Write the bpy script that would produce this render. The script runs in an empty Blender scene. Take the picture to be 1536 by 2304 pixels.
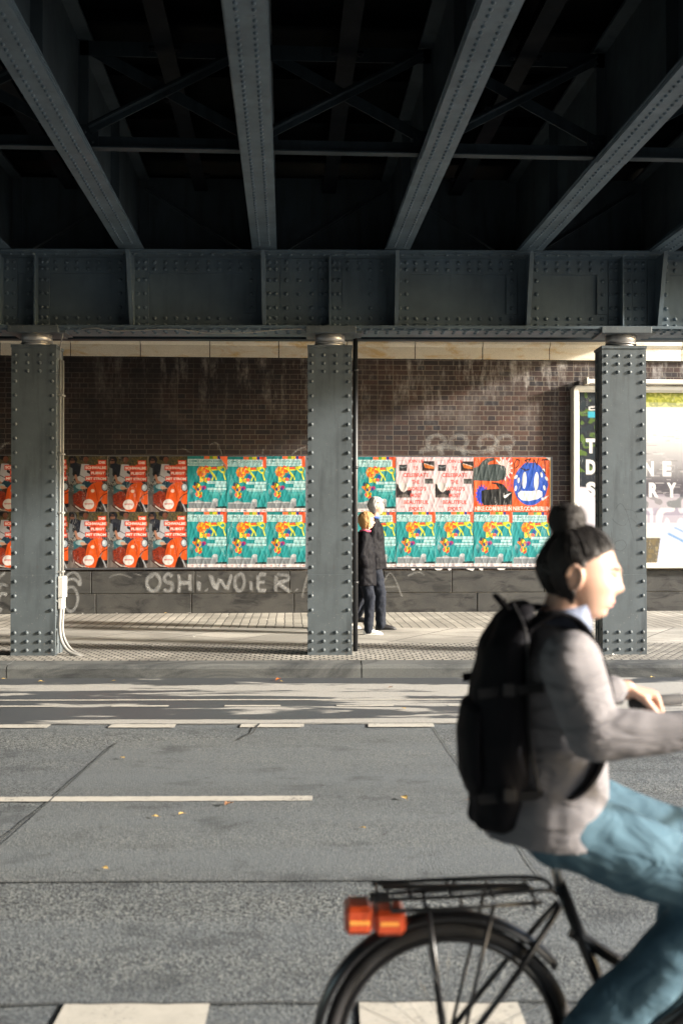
import bpy, math, random
import numpy as np
from mathutils import Vector, Matrix, Euler, noise
R = math.radians
rng = random.Random(7)
scene = bpy.context.scene
C = scene.collection

# ------------------------------------------------------------------ camera, light, exposure
H = 1.63
cam_d = bpy.data.cameras.new('camera')
cam = bpy.data.objects.new('camera', cam_d); C.objects.link(cam)
cam_d.sensor_fit = 'HORIZONTAL'; cam_d.sensor_width = 24.0
cam_d.lens = 24.0*2300/1536
cam_d.clip_start = 0.05; cam_d.clip_end = 400
cam.location = (0, 0, H)
cam.rotation_euler = (R(90+0.4), 0, R(-3.11))
cam_d.dof.use_dof = True; cam_d.dof.focus_distance = 12.0; cam_d.dof.aperture_fstop = 2.4
scene.camera = cam

SUN_AZ = 15.0      # degrees from the wall's own line towards the street side
SUN_EL = 17.5
sx, sy, sz = math.cos(R(SUN_AZ))*math.cos(R(SUN_EL)), -math.sin(R(SUN_AZ))*math.cos(R(SUN_EL)), math.sin(R(SUN_EL))
world = bpy.data.worlds.new('World'); scene.world = world; world.use_nodes = True
wn = world.node_tree.nodes; wl = world.node_tree.links
wn.clear()
sky = wn.new('ShaderNodeTexSky'); sky.sky_type = 'NISHITA'; sky.sun_disc = False
sky.sun_elevation = R(SUN_EL); sky.sun_rotation = math.atan2(sx, sy)
sky.air_density = 1.0; sky.dust_density = 2.0
bg = wn.new('ShaderNodeBackground'); bg.inputs['Strength'].default_value = 0.15
wo = wn.new('ShaderNodeOutputWorld')
wl.new(sky.outputs[0], bg.inputs[0]); wl.new(bg.outputs[0], wo.inputs[0])
sun_d = bpy.data.lights.new('sun', 'SUN'); sun_d.energy = 3.6; sun_d.angle = R(4.0); sun_d.color = (1.0, 0.93, 0.84)
sun = bpy.data.objects.new('sun', sun_d); C.objects.link(sun)
sun.rotation_euler = Vector((sx, sy, sz)).to_track_quat('Z', 'Y').to_euler()
scene.view_settings.view_transform = 'Standard'; scene.view_settings.look = 'None'
scene.view_settings.gamma = 1.0; scene.view_settings.use_curve_mapping = False
scene.view_settings.exposure = 2.05
scene.render.engine = 'CYCLES'
scene.cycles.use_denoising = True
scene.cycles.max_bounces = 7; scene.cycles.diffuse_bounces = 5
scene.cycles.sample_clamp_indirect = 6.0

# ------------------------------------------------------------------ helpers: objects
def tag(o, label=None, cat=None, group=None, kind=None):
    if label: o['label'] = label
    if cat: o['category'] = cat
    if group: o['group'] = group
    if kind: o['kind'] = kind
    return o
def empty(name, loc=(0, 0, 0), rz=0.0):
    o = bpy.data.objects.new(name, None); C.objects.link(o)
    o.empty_display_size = 0.1
    o.location = loc; o.rotation_euler = (0, 0, rz)
    return o
def children(o): return [c for c in bpy.data.objects if c.parent is o]
def copy_tree(o, parent=None):
    c = o.copy(); C.objects.link(c)
    if parent is not None: c.parent = parent
    for ch in children(o): copy_tree(ch, c)
    return c

class MB:
    def __init__(s): s.v = []; s.f = []; s.m = []; s.s = []
    def add(s, vs, fs, mat=0, smooth=False):
        b = len(s.v); s.v.extend([tuple(v) for v in vs])
        for f in fs: s.f.append([b+i for i in f]); s.m.append(mat); s.s.append(smooth)
    def box(s, x0, x1, y0, y1, z0, z1, mat=0):
        vs = [(x0,y0,z0),(x1,y0,z0),(x1,y1,z0),(x0,y1,z0),(x0,y0,z1),(x1,y0,z1),(x1,y1,z1),(x0,y1,z1)]
        s.add(vs, [(0,3,2,1),(4,5,6,7),(0,1,5,4),(1,2,6,5),(2,3,7,6),(3,0,4,7)], mat)
    def cbox(s, x0, x1, y0, y1, z0, z1, c=0.01, mat=0):      # box with chamfered vertical & horizontal edges
        vs = []; fs = []
        X = (x0, x1); Y = (y0, y1); Z = (z0, z1)
        idx = {}
        for i in (0,1):
            for j in (0,1):
                for k in (0,1):
                    dx = c if i == 0 else -c; dy = c if j == 0 else -c; dz = c if k == 0 else -c
                    for a,(ox,oy,oz) in enumerate(((0,dy,dz),(dx,0,dz),(dx,dy,0))):
                        idx[(i,j,k,a)] = len(vs); vs.append((X[i]+ox, Y[j]+oy, Z[k]+oz))
        I = idx
        for i in (0,1): q=[I[(i,0,0,0)],I[(i,1,0,0)],I[(i,1,1,0)],I[(i,0,1,0)]]; fs.append(q if i else q[::-1])
        for j in (0,1): q=[I[(0,j,0,1)],I[(1,j,0,1)],I[(1,j,1,1)],I[(0,j,1,1)]]; fs.append(q[::-1] if j else q)
        for k in (0,1): q=[I[(0,0,k,2)],I[(1,0,k,2)],I[(1,1,k,2)],I[(0,1,k,2)]]; fs.append(q if k else q[::-1])
        for i in (0,1):
            for j in (0,1):
                q=[I[(i,j,0,0)],I[(i,j,1,0)],I[(i,j,1,1)],I[(i,j,0,1)]]; fs.append(q if i==j else q[::-1])
        for i in (0,1):
            for k in (0,1):
                q=[I[(i,0,k,0)],I[(i,0,k,2)],I[(i,1,k,2)],I[(i,1,k,0)]]; fs.append(q if i==k else q[::-1])
        for j in (0,1):
            for k in (0,1):
                q=[I[(0,j,k,1)],I[(1,j,k,1)],I[(1,j,k,2)],I[(0,j,k,2)]]; fs.append(q if j==k else q[::-1])
        for i in (0,1):
            for j in (0,1):
                for k in (0,1):
                    q=[I[(i,j,k,0)],I[(i,j,k,1)],I[(i,j,k,2)]]; fs.append(q if (i+j+k)%2==0 else q[::-1])
        s.add(vs, fs, mat)
    def bar(s, a, b, w, h, up=(0,0,1), mat=0):     # rectangular bar from a to b, width w (sideways), height h (along up)
        a = Vector(a); b = Vector(b); d = (b-a).normalized(); u = Vector(up); sd = d.cross(u).normalized(); u = sd.cross(d).normalized()
        vs = []
        for p in (a, b):
            for (i, j) in ((-1,-1),(1,-1),(1,1),(-1,1)): vs.append(p + sd*(w/2*i) + u*(h/2*j))
        s.add(vs, [(0,1,2,3),(7,6,5,4),(0,4,5,1),(1,5,6,2),(2,6,7,3),(3,7,4,0)], mat)
    def prism(s, pts, axis, a0, a1, mat=0):        # extrude 2-D outline along axis ('x','y','z')
        n = len(pts)
        def P(p, t):
            return {'x': (t, p[0], p[1]), 'y': (p[0], t, p[1]), 'z': (p[0], p[1], t)}[axis]
        vs = [P(p, a0) for p in pts] + [P(p, a1) for p in pts]
        fs = [tuple(range(n)), tuple(range(2*n-1, n-1, -1))] + [(i, i+n, (i+1) % n + n, (i+1) % n) for i in range(n)]
        s.add(vs, fs, mat)
    def tube(s, pts, r, n=10, mat=0, cap=True, smooth=True):
        pts = [Vector(p) for p in pts]; k = len(pts)
        rr = r if isinstance(r, (list, tuple)) else [r]*k
        ref = None; vs = []; fs = []
        for i, p in enumerate(pts):
            d = (pts[min(i+1, k-1)] - pts[max(i-1, 0)]).normalized()
            if ref is None:
                ref = Vector((0,0,1)) if abs(d.z) < .9 else Vector((1,0,0))
            a = (ref - d*ref.dot(d)).normalized(); b = d.cross(a); ref = a
            for j in range(n):
                t = 2*math.pi*j/n; vs.append(p + a*(math.cos(t)*rr[i]) + b*(math.sin(t)*rr[i]))
        for i in range(k-1):
            for j in range(n):
                fs.append((i*n+j, i*n+(j+1) % n, (i+1)*n+(j+1) % n, (i+1)*n+j))
        s.add(vs, fs, mat, smooth)
        if cap:
            b0 = len(s.v)-len(vs)
            s.f.append([b0+j for j in range(n)][::-1]); s.m.append(mat); s.s.append(False)
            s.f.append([b0+(k-1)*n+j for j in range(n)]); s.m.append(mat); s.s.append(False)
    def cyl(s, c, r, z0, z1, n=32, mat=0):
        s.tube([(c[0], c[1], z0), (c[0], c[1], z1)], r, n, mat)
    def ring(s, c, ax, Rr, r, n=48, m=10, mat=0, a0=0, a1=360):    # torus (arc) in plane with normal ax='y'
        full = (a1-a0) >= 360
        k = n if full else n+1
        vs = []; fs = []
        for i in range(k):
            t = R(a0 + (a1-a0)*i/n)
            for j in range(m):
                u = 2*math.pi*j/m
                q = Rr + r*math.cos(u)
                vs.append((c[0]+q*math.cos(t), c[1]+r*math.sin(u), c[2]+q*math.sin(t)))
        for i in range(n):
            for j in range(m):
                i2 = (i+1) % k
                fs.append((i*m+j, i*m+(j+1) % m, i2*m+(j+1) % m, i2*m+j))
        s.add(vs, fs, mat, True)
    def rivet(s, p, nrm, r=0.017, h=None, mat=0, n=8):
        h = h or r*0.75
        p = Vector(p); nv = Vector(nrm).normalized()
        a = nv.orthogonal().normalized(); b = nv.cross(a)
        vs = []
        for (q, t) in ((1.0, -.001), (0.93, h*.45), (0.6, h*.85)):
            for j in range(n):
                u = 2*math.pi*j/n; vs.append(p + nv*t + a*(r*q*math.cos(u)) + b*(r*q*math.sin(u)))
        vs.append(p + nv*h)
        fs = []
        for k in (0, 1):
            for j in range(n): fs.append((k*n+j, k*n+(j+1) % n, (k+1)*n+(j+1) % n, (k+1)*n+j))
        for j in range(n): fs.append((2*n+j, 2*n+(j+1) % n, 3*n))
        s.add(vs, fs, mat, True)
    def ell(s, c, r, rot=None, nu=20, nv=12, mat=0):
        M = Euler(rot).to_matrix() if rot is not None else Matrix.Identity(3)
        c = Vector(c); vs = [c + M @ Vector((0,0,r[2]))]; fs = []
        for i in range(1, nv):
            t = math.pi*i/nv
            for j in range(nu):
                u = 2*math.pi*j/nu
                vs.append(c + M @ Vector((r[0]*math.sin(t)*math.cos(u), r[1]*math.sin(t)*math.sin(u), r[2]*math.cos(t))))
        vs.append(c + M @ Vector((0,0,-r[2])))
        for j in range(nu): fs.append((0, 1+j, 1+(j+1) % nu))
        for i in range(nv-2):
            for j in range(nu):
                a = 1+i*nu; b = a+nu; fs.append((a+j, b+j, b+(j+1) % nu, a+(j+1) % nu))
        L = len(vs)-1; a = 1+(nv-2)*nu
        for j in range(nu): fs.append((a+j, L, a+(j+1) % nu))
        s.add(vs, fs, mat, True)
    def limb(s, pts, rad, n=16, mat=0):            # closed tapered segments with balls at the joints
        for i in range(len(pts)-1):
            s.tube([pts[i], pts[i+1]], [rad[i], rad[i+1]], n, mat)
        for p, r in zip(pts, rad): s.ell(p, (r, r, r), None, n, 10, mat)
    def loft(s, rings, n=24, mat=0, cap=True):     # rings: (centre, halfvec a, halfvec b)
        vs = []; fs = []
        for (c, a, b) in rings:
            c = Vector(c); a = Vector(a); b = Vector(b)
            for j in range(n):
                t = 2*math.pi*j/n; vs.append(c + a*math.cos(t) + b*math.sin(t))
        k = len(rings)
        for i in range(k-1):
            for j in range(n): fs.append((i*n+j, i*n+(j+1) % n, (i+1)*n+(j+1) % n, (i+1)*n+j))
        s.add(vs, fs, mat, True)
        if cap:
            b0 = len(s.v)-len(vs)
            s.f.append([b0+j for j in range(n)][::-1]); s.m.append(mat); s.s.append(False)
            s.f.append([b0+(k-1)*n+j for j in range(n)]); s.m.append(mat); s.s.append(False)
    def sheet(s, x0, x1, y0, y1, z, mat=0):
        s.add([(x0,y0,z),(x1,y0,z),(x1,y1,z),(x0,y1,z)], [(0,1,2,3)], mat)
    def mesh(s, name, mats):
        me = bpy.data.meshes.new(name); me.from_pydata(s.v, [], s.f)
        for m in (mats if isinstance(mats, (list, tuple)) else [mats]): me.materials.append(m)
        me.polygons.foreach_set('material_index', s.m); me.polygons.foreach_set('use_smooth', s.s)
        me.update(); return me
    def build(s, name, mats, parent=None, loc=None, rz=None):
        o = bpy.data.objects.new(name, s.mesh(name, mats)); C.objects.link(o)
        if parent is not None: o.parent = parent
        if loc is not None: o.location = loc
        if rz is not None: o.rotation_euler = (0, 0, rz)
        return o
def remesh(o, vox, smooth=4, sub=0):
    m = o.modifiers.new('r', 'REMESH'); m.mode = 'VOXEL'; m.voxel_size = vox; m.use_smooth_shade = True
    if smooth:
        k = o.modifiers.new('s', 'SMOOTH'); k.factor = .5; k.iterations = smooth
    return o
def displace(o, strength, size, seed=0):
    t = bpy.data.textures.new('wrinkle', 'CLOUDS'); t.noise_scale = size; t.noise_depth = 1
    d = o.modifiers.new('d', 'DISPLACE'); d.texture = t; d.strength = strength; d.mid_level = .5; d.texture_coords = 'LOCAL'
    return o

# street frame: kerb, columns and road markings run 2.4 degrees off the wall
SR = R(-2.4)
def st(x, y, z=0): return (x*math.cos(SR)-y*math.sin(SR), x*math.sin(SR)+y*math.cos(SR), z)

# ------------------------------------------------------------------ helpers: materials
class NT:
    def __init__(s, name):
        s.m = bpy.data.materials.new(name); s.m.use_nodes = True; s.t = s.m.node_tree; s.n = s.t.nodes; s.l = s.t.links
        s.b = s.n['Principled BSDF']; s.out = s.n['Material Output']
        s.tc = s.n.new('ShaderNodeTexCoord')
    def link(s, a, b): s.l.new(a, b)
    def val(s, node, key, v):
        if hasattr(v, 'is_linked') or isinstance(v, bpy.types.NodeSocket): s.l.new(v, node.inputs[key])
        else: node.inputs[key].default_value = v
    def map(s, scale=(1,1,1), rot=(0,0,0), loc=(0,0,0), src='Object'):
        n = s.n.new('ShaderNodeMapping'); s.l.new(s.tc.outputs[src], n.inputs[0])
        n.inputs['Scale'].default_value = scale; n.inputs['Rotation'].default_value = rot; n.inputs['Location'].default_value = loc
        return n.outputs[0]
    def noise(s, vec, scale, detail=4, rough=.55, dist=0):
        n = s.n.new('ShaderNodeTexNoise'); s.l.new(vec, n.inputs['Vector']); n.inputs['Scale'].default_value = scale
        n.inputs['Detail'].default_value = detail; n.inputs['Roughness'].default_value = rough; n.inputs['Distortion'].default_value = dist
        return n.outputs[0]
    def vor(s, vec, scale, out='Color', feat='F1'):
        n = s.n.new('ShaderNodeTexVoronoi'); n.feature = feat; s.l.new(vec, n.inputs['Vector']); n.inputs['Scale'].default_value = scale
        return n.outputs[out]
    def ramp(s, fac, stops, interp='LINEAR'):
        n = s.n.new('ShaderNodeValToRGB'); s.l.new(fac, n.inputs[0]); e = n.color_ramp.elements; n.color_ramp.interpolation = interp
        while len(e) > 1: e.remove(e[-1])
        for i, (p, c) in enumerate(stops):
            if isinstance(c, (int, float)): c = (c, c, c)
            if i == 0: e[0].position = p; e[0].color = (*c, 1)
            else: q = e.new(p); q.color = (*c, 1)
        return n.outputs[0]
    def mix(s, fac, a, b, mode='MIX'):
        n = s.n.new('ShaderNodeMix'); n.data_type = 'RGBA'; n.blend_type = mode
        for k, v in ((0, fac), (6, a), (7, b)):
            if isinstance(v, bpy.types.NodeSocket): s.l.new(v, n.inputs[k])
            elif k == 0: n.inputs[0].default_value = v
            else: n.inputs[k].default_value = (*v, 1) if len(v) == 3 else v
        return n.outputs[2]
    def math(s, op, a, b=0.0, c=None, clamp=False):
        n = s.n.new('ShaderNodeMath'); n.operation = op; n.use_clamp = clamp
        for k, v in enumerate((a, b) if c is None else (a, b, c)):
            if isinstance(v, bpy.types.NodeSocket): s.l.new(v, n.inputs[k])
            else: n.inputs[k].default_value = v
        return n.outputs[0]
    def sep(s, vec):
        n = s.n.new('ShaderNodeSeparateXYZ'); s.l.new(vec, n.inputs[0]); return n.outputs
    def comb(s, x, y, z=0.0):
        n = s.n.new('ShaderNodeCombineXYZ')
        for k, v in enumerate((x, y, z)):
            if isinstance(v, bpy.types.NodeSocket): s.l.new(v, n.inputs[k])
            else: n.inputs[k].default_value = v
        return n.outputs[0]
    def bump(s, h, strength=.3, dist=.01, prev=None):
        n = s.n.new('ShaderNodeBump'); s.l.new(h, n.inputs['Height']); n.inputs['Strength'].default_value = strength; n.inputs['Distance'].default_value = dist
        if prev is not None: s.l.new(prev, n.inputs['Normal'])
        return n.outputs[0]
    def fin(s, col=None, rough=None, nrm=None, metal=None, spec=None):
        if col is not None:
            if isinstance(col, bpy.types.NodeSocket): s.l.new(col, s.b.inputs['Base Color'])
            else: s.b.inputs['Base Color'].default_value = (*col, 1)
        if rough is not None:
            if isinstance(rough, bpy.types.NodeSocket): s.l.new(rough, s.b.inputs['Roughness'])
            else: s.b.inputs['Roughness'].default_value = rough
        if nrm is not None: s.l.new(nrm, s.b.inputs['Normal'])
        if metal is not None: s.b.inputs['Metallic'].default_value = metal
        if spec is not None: s.b.inputs['Specular IOR Level'].default_value = spec
        return s.m
def simple(name, col, rough=.6, var=.15, scale=8, bump=.1, metal=0.0, spec=.5, bscale=None):
    t = NT(name); v = t.map()
    n = t.noise(v, scale, 5)
    c = t.mix(n, tuple(x*(1-var) for x in col), tuple(min(1, x*(1+var)) for x in col))
    nb = t.noise(v, bscale or scale*6, 3)
    return t.fin(c, rough, t.bump(nb, bump, .004), metal, spec)

def steel(name, col, grime=.5, rust=.12, spec=.4):
    t = NT(name); v = t.map(src='Object')
    n1 = t.noise(v, 1.7, 6, .6); n2 = t.noise(t.map(scale=(3.5, 3.5, .5)), 2.2, 5, .6); n3 = t.noise(v, 45, 3, .6)
    c = t.mix(t.ramp(n1, [(.3, 0), (.7, 1)]), tuple(x*.72 for x in col), tuple(x*1.22 for x in col))
    c = t.mix(t.math('MULTIPLY', t.ramp(n2, [(.5, 0), (.72, 1)]), grime), c, tuple(x*.45 for x in col))
    c = t.mix(t.math('MULTIPLY', t.ramp(n3, [(.66, 0), (.72, 1)]), rust*2.2), c, (.30, .28, .25))
    n4 = t.noise(v, 9, 5, .7)
    c = t.mix(t.math('MULTIPLY', t.ramp(n4, [(.64, 0), (.74, 1)]), rust*2), c, (.10, .06, .04))
    r = t.ramp(n1, [(.3, .62), (.7, .45)])
    nb = t.noise(v, 90, 3); b = t.bump(nb, .12, .003)
    b = t.bump(t.noise(v, 5, 3), .25, .012, b)
    return t.fin(c, r, b, None, spec)
M = {}
M['steel'] = steel('painted_steel', (.086, .104, .115), .75, .22)
M['steel_deck'] = steel('painted_steel_shaded', (.020, .030, .038), .8, .03, .2)  # steel paint darkened for the shade among the cross frames
M['steel_over'] = steel('overhead_steel_shade', (.078, .110, .135), .5, .05)  # column paint made bluer, the cool shade overhead put into its colour
M['steel_end'] = steel('recess_shade_steel', (.036, .050, .060), .8, .03)  # girder webs and end plates: recess shade put into the paint colour
M['steel_dark'] = steel('near_black_steel', (.0015, .0025, .0035), .8, 0, .04)  # near black: the darkness under the deck is in this colour
M['steel_stringer'] = steel('stringer_shade_steel', (.004, .006, .009), .6, 0, .08)  # stringers: shade of the bays painted in as a very dark colour
M['black'] = simple('black_paint', (.012, .013, .015), .45, .3)
M['conduit'] = simple('grey_plastic_conduit', (.22, .22, .21), .5, .2, 5)
M['white_plastic'] = simple('white_plastic_cover', (.50, .49, .46), .5, .1, 5)
M['bearing'] = simple('bearing_steel', (.42, .41, .40), .38, .25, 14, .05, .6)

# brick
def brick_mat():
    t = NT('old_brick'); s = t.sep(t.tc.outputs['Object'])
    wob = t.noise(t.map(), 3.0, 2)
    zz = t.math('ADD', s[2], t.math('MULTIPLY', t.math('SUBTRACT', wob, .5), .006))
    uv = t.comb(s[0], zz, 0.0)
    b = t.n.new('ShaderNodeTexBrick'); t.link(uv, b.inputs['Vector'])
    b.offset = .5; b.squash = .52; b.squash_frequency = 2
    for k, vv in (('Scale', 1.0), ('Mortar Size', .0065), ('Mortar Smooth', .35), ('Bias', 0.0), ('Brick Width', .245), ('Row Height', .0805)): b.inputs[k].default_value = vv
    b.inputs['Color1'].default_value = (0, 0, 0, 1); b.inputs['Color2'].default_value = (1, 1, 1, 1); b.inputs['Mortar'].default_value = (.5, .5, .5, 1)
    col = t.ramp(b.outputs['Color'], [(0, (.018, .018, .026)), (.18, (.050, .026, .020)), (.36, (.070, .036, .028)), (.52, (.034, .026, .028)), (.66, (.088, .042, .030)), (.82, (.060, .036, .030)), (1, (.115, .058, .040))], 'LINEAR')
    n = t.noise(t.map(), 22, 5, .65)
    col = t.mix(.55, col, t.ramp(n, [(.3, .2), (.7, 1.3)]), 'MULTIPLY')
    col = t.mix(.28, col, (.060, .055, .055))
    patch = t.ramp(t.noise(t.map(scale=(.8, 1, 1.2)), 1.9, 5, .65), [(.50, 0), (.66, .5)])
    col = t.mix(patch, col, (.115, .105, .10))
    col = t.mix(b.outputs['Fac'], col, (.19, .165, .135))
    # soot and the shade of the left side painted together; pale lime runs from the coping
    soot_shade = t.ramp(t.noise(t.map(scale=(.55, 1, .8)), 1.3, 5, .6), [(.38, 0), (.62, 1)])
    edge = t.math('MULTIPLY', t.math('SUBTRACT', 3.4, s[0]), .22, clamp=True)
    soot_shade = t.math('MULTIPLY', t.math('ADD', t.math('MULTIPLY', edge, .55), t.math('MULTIPLY', soot_shade, .35)), 1.0, clamp=True)
    col = t.mix(soot_shade, col, (.013, .012, .014))
    run = t.noise(t.map(scale=(2.6, 1, .55)), 2.6, 6, .68)
    run = t.ramp(run, [(.49, 0), (.64, 1)])
    hi = t.math('MULTIPLY', t.math('SUBTRACT', s[2], 3.0), .9, clamp=True)
    side = t.math('ADD', .45, t.math('MULTIPLY', t.math('SUBTRACT', s[0], -1.0), .13), clamp=True)
    m = t.math('MULTIPLY', t.math('MULTIPLY', run, hi), side)
    sp = t.ramp(t.noise(t.map(), 13, 4, .7), [(.4, .3), (.6, 1)])
    m = t.math('MULTIPLY', m, sp)
    col = t.mix(t.math('MULTIPLY', m, .85), col, (.36, .34, .32))
    hb = t.math('MULTIPLY', t.math('SUBTRACT', 1.0, b.outputs['Fac']), 1.0)
    bb = t.bump(hb, .8, .006); bb = t.bump(t.noise(t.map(), 60, 4), .25, .004, bb)
    return t.fin(col, .85, bb, None, .25)
M['brick'] = brick_mat()
def stone_mat(name, c1, c2, stain, amt, sc=2.0, bump=.25, rough=.85):
    t = NT(name); v = t.map()
    n = t.noise(v, sc, 6, .6); g = t.noise(v, 90, 3, .7)
    c = t.mix(n, c1, c2)
    s2 = t.ramp(t.noise(t.map(scale=(.7, 1, 2.0)), sc*1.3, 6, .65, .8), [(.5, 0), (.66, 1)])
    c = t.mix(t.math('MULTIPLY', s2, amt), c, stain)
    c = t.mix(.5, c, t.ramp(g, [(.3, .6), (.7, 1.25)]), 'MULTIPLY')
    return t.fin(c, rough, t.bump(g, bump, .004), None, .3)
M['sandstone'] = stone_mat('pale_sandstone', (.62, .57, .47), (.78, .73, .62), (.55, .36, .12), .75)
M['plinth'] = stone_mat('dark_granite', (.020, .022, .024), (.085, .082, .074), (.010, .010, .011), .8, 2.6, .6)
M['mortar'] = stone_mat('plinth_mortar', (.20, .19, .165), (.25, .24, .20), (.1, .1, .1), .3)
M['kerb'] = stone_mat('kerb_stone', (.060, .068, .072), (.165, .168, .160), (.028, .032, .036), .9, .9, .5)

def asphalt(name, base, amp, grain, dark=.6, tint=(1.0, .93, .80), bump=.7, spec=.35):
    t = NT(name); v = t.map()
    g1 = t.vor(v, grain, 'Color'); gs = t.sep(g1)
    g2 = t.noise(v, grain*.55, 4, .7)
    sp = t.math('ADD', t.math('MULTIPLY', gs[0], .50), t.math('MULTIPLY', g2, .50))
    sp = t.math('ADD', t.math('MULTIPLY', t.math('SUBTRACT', sp, .5), 1.25), .5)
    lo = tuple(x*(1-amp) for x in base); hi = tuple(x*(1+amp*1.9)*tt for x, tt in zip(base, tint))
    c = t.ramp(sp, [(.22, lo), (.5, base), (.66, tuple((a+b)/2 for a, b in zip(base, hi))), (.80, hi)])
    big = t.noise(t.map(scale=(.35, 1, 1)), .9, 5, .6)
    c = t.mix(t.ramp(big, [(.35, .55), (.65, 0)]), c, tuple(x*dark for x in base))
    ty = t.noise(t.map(scale=(.06, 1.6, 1)), 1.2, 4, .5)      # tyre-polished lanes lie along the street
    c = t.mix(t.ramp(ty, [(.40, 0), (.60, .45)]), c, tuple(x*1.35 for x in base))
    oil = t.noise(t.map(scale=(.8, 1.3, 1)), 2.6, 5, .62)
    c = t.mix(t.ramp(oil, [(.56, 0), (.68, .6)]), c, tuple(x*.45 for x in base))
    crk = t.ramp(t.math('ABSOLUTE', t.math('SUBTRACT', t.noise(v, 1.1, 6, .62, .3), .5)), [(0, .7), (.0035, 0)])
    c = t.mix(t.math('MULTIPLY', crk, t.ramp(oil, [(.45, 0), (.55, 1)])), c, (.02, .022, .025))
    d = t.vor(v, grain, 'Distance')
    b = t.bump(t.math('ADD', t.math('MULTIPLY', gs[0], .6), d), bump, .006)
    return t.fin(c, .72, b, None, spec)
M['asphalt'] = asphalt('coarse_asphalt', (.086, .098, .109), .95, 125, .78, bump=.35)
M['asphalt_fine'] = asphalt('fine_asphalt', (.098, .111, .122), .58, 160, .80, bump=.45)
M['asphalt_tar'] = asphalt('tar_seam', (.058, .064, .068), .5, 200, .8)
def lane_mat():      # cycle lane: sunlit strips and shadow bands painted in, along with damp patches
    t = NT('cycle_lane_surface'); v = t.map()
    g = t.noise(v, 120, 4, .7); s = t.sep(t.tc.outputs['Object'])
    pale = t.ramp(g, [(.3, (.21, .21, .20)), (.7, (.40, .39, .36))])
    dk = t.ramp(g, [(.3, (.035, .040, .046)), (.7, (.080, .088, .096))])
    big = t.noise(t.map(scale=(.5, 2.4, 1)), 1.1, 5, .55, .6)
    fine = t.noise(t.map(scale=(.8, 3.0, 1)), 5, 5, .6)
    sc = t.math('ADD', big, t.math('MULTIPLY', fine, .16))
    # damp kerb channel; the other bands are shadow and sun put into colour
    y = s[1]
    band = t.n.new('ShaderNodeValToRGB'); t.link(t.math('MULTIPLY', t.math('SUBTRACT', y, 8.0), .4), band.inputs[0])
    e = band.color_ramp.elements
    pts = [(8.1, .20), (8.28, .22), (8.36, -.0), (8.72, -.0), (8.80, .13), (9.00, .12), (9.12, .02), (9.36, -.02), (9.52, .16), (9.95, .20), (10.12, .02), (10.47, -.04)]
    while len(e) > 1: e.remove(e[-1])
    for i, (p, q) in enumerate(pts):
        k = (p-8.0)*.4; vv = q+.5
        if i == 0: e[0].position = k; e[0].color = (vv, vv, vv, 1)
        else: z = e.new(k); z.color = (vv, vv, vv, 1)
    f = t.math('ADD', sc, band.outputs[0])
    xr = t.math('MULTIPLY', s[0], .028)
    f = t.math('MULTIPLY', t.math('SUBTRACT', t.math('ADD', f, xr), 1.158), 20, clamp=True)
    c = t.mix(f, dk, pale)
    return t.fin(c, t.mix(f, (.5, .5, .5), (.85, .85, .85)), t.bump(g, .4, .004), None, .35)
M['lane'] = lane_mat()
def paint_mat():
    t = NT('worn_road_paint'); v = t.map()
    n = t.noise(v, 60, 5, .75); big = t.noise(v, 3, 4)
    k = t.ramp(t.math('ADD', t.math('MULTIPLY', n, .7), t.math('MULTIPLY', big, .3)), [(.37, 0), (.45, 1)])
    c = t.mix(k, (.13, .13, .125), t.mix(t.noise(v, 9, 5, .7), (.30, .29, .26), (.52, .50, .45)))
    return t.fin(c, .7, t.bump(n, .3, .003))
M['paint'] = paint_mat()
def pave_mat(name, w, h, rot, c1, c2, mortar, ms, off=.5, scale=1.0, bump=.6):
    t = NT(name)
    mp = t.map(rot=(0, 0, R(rot)))
    wv = t.noise(t.map(), 2.2, 3)
    n0 = t.n.new('ShaderNodeVectorMath'); n0.operation = 'ADD'; t.link(mp, n0.inputs[0])
    t.link(t.comb(t.math('MULTIPLY', t.math('SUBTRACT', wv, .5), .05), t.math('MULTIPLY', t.math('SUBTRACT', wv, .5), -.04)), n0.inputs[1])
    b = t.n.new('ShaderNodeTexBrick'); t.link(n0.outputs[0], b.inputs['Vector']); b.offset = off
    for k, vv in (('Scale', scale), ('Mortar Size', ms), ('Mortar Smooth', .3), ('Brick Width', w), ('Row Height', h)): b.inputs[k].default_value = vv
    b.inputs['Color1'].default_value = (0, 0, 0, 1); b.inputs['Color2'].default_value = (1, 1, 1, 1)
    c = t.mix(b.outputs['Color'], c1, c2)
    g = t.noise(t.map(), 40, 5, .7); big = t.noise(t.map(scale=(.6, 1, 1)), 1.4, 5)
    c = t.mix(.6, c, t.ramp(g, [(.3, .6), (.7, 1.25)]), 'MULTIPLY')
    c = t.mix(t.ramp(big, [(.42, .6), (.62, 0)]), c, tuple(x*.45 for x in c1))
    c = t.mix(b.outputs['Fac'], c, mortar)
    bb = t.bump(t.math('SUBTRACT', 1.0, b.outputs['Fac']), bump, .008); bb = t.bump(g, .3, .004, bb)
    return t.fin(c, .85, bb, None, .3)
M['mosaic'] = pave_mat('mosaic_paving', .10, .085, 0, (.30, .285, .25), (.46, .435, .38), (.06, .058, .054), .012)
M['slabs'] = pave_mat('granite_slabs', .85, .85, 32, (.36, .345, .305), (.48, .455, .40), (.12, .112, .10), .012, 0)
M['strip'] = pave_mat('strip_paving', 2.3, .125, 88.0, (.34, .32, .275), (.48, .45, .385), (.10, .094, .082), .010, .37)
M['ground'] = simple('bare_ground', (.12, .125, .13), .9, .2, 2)

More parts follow.
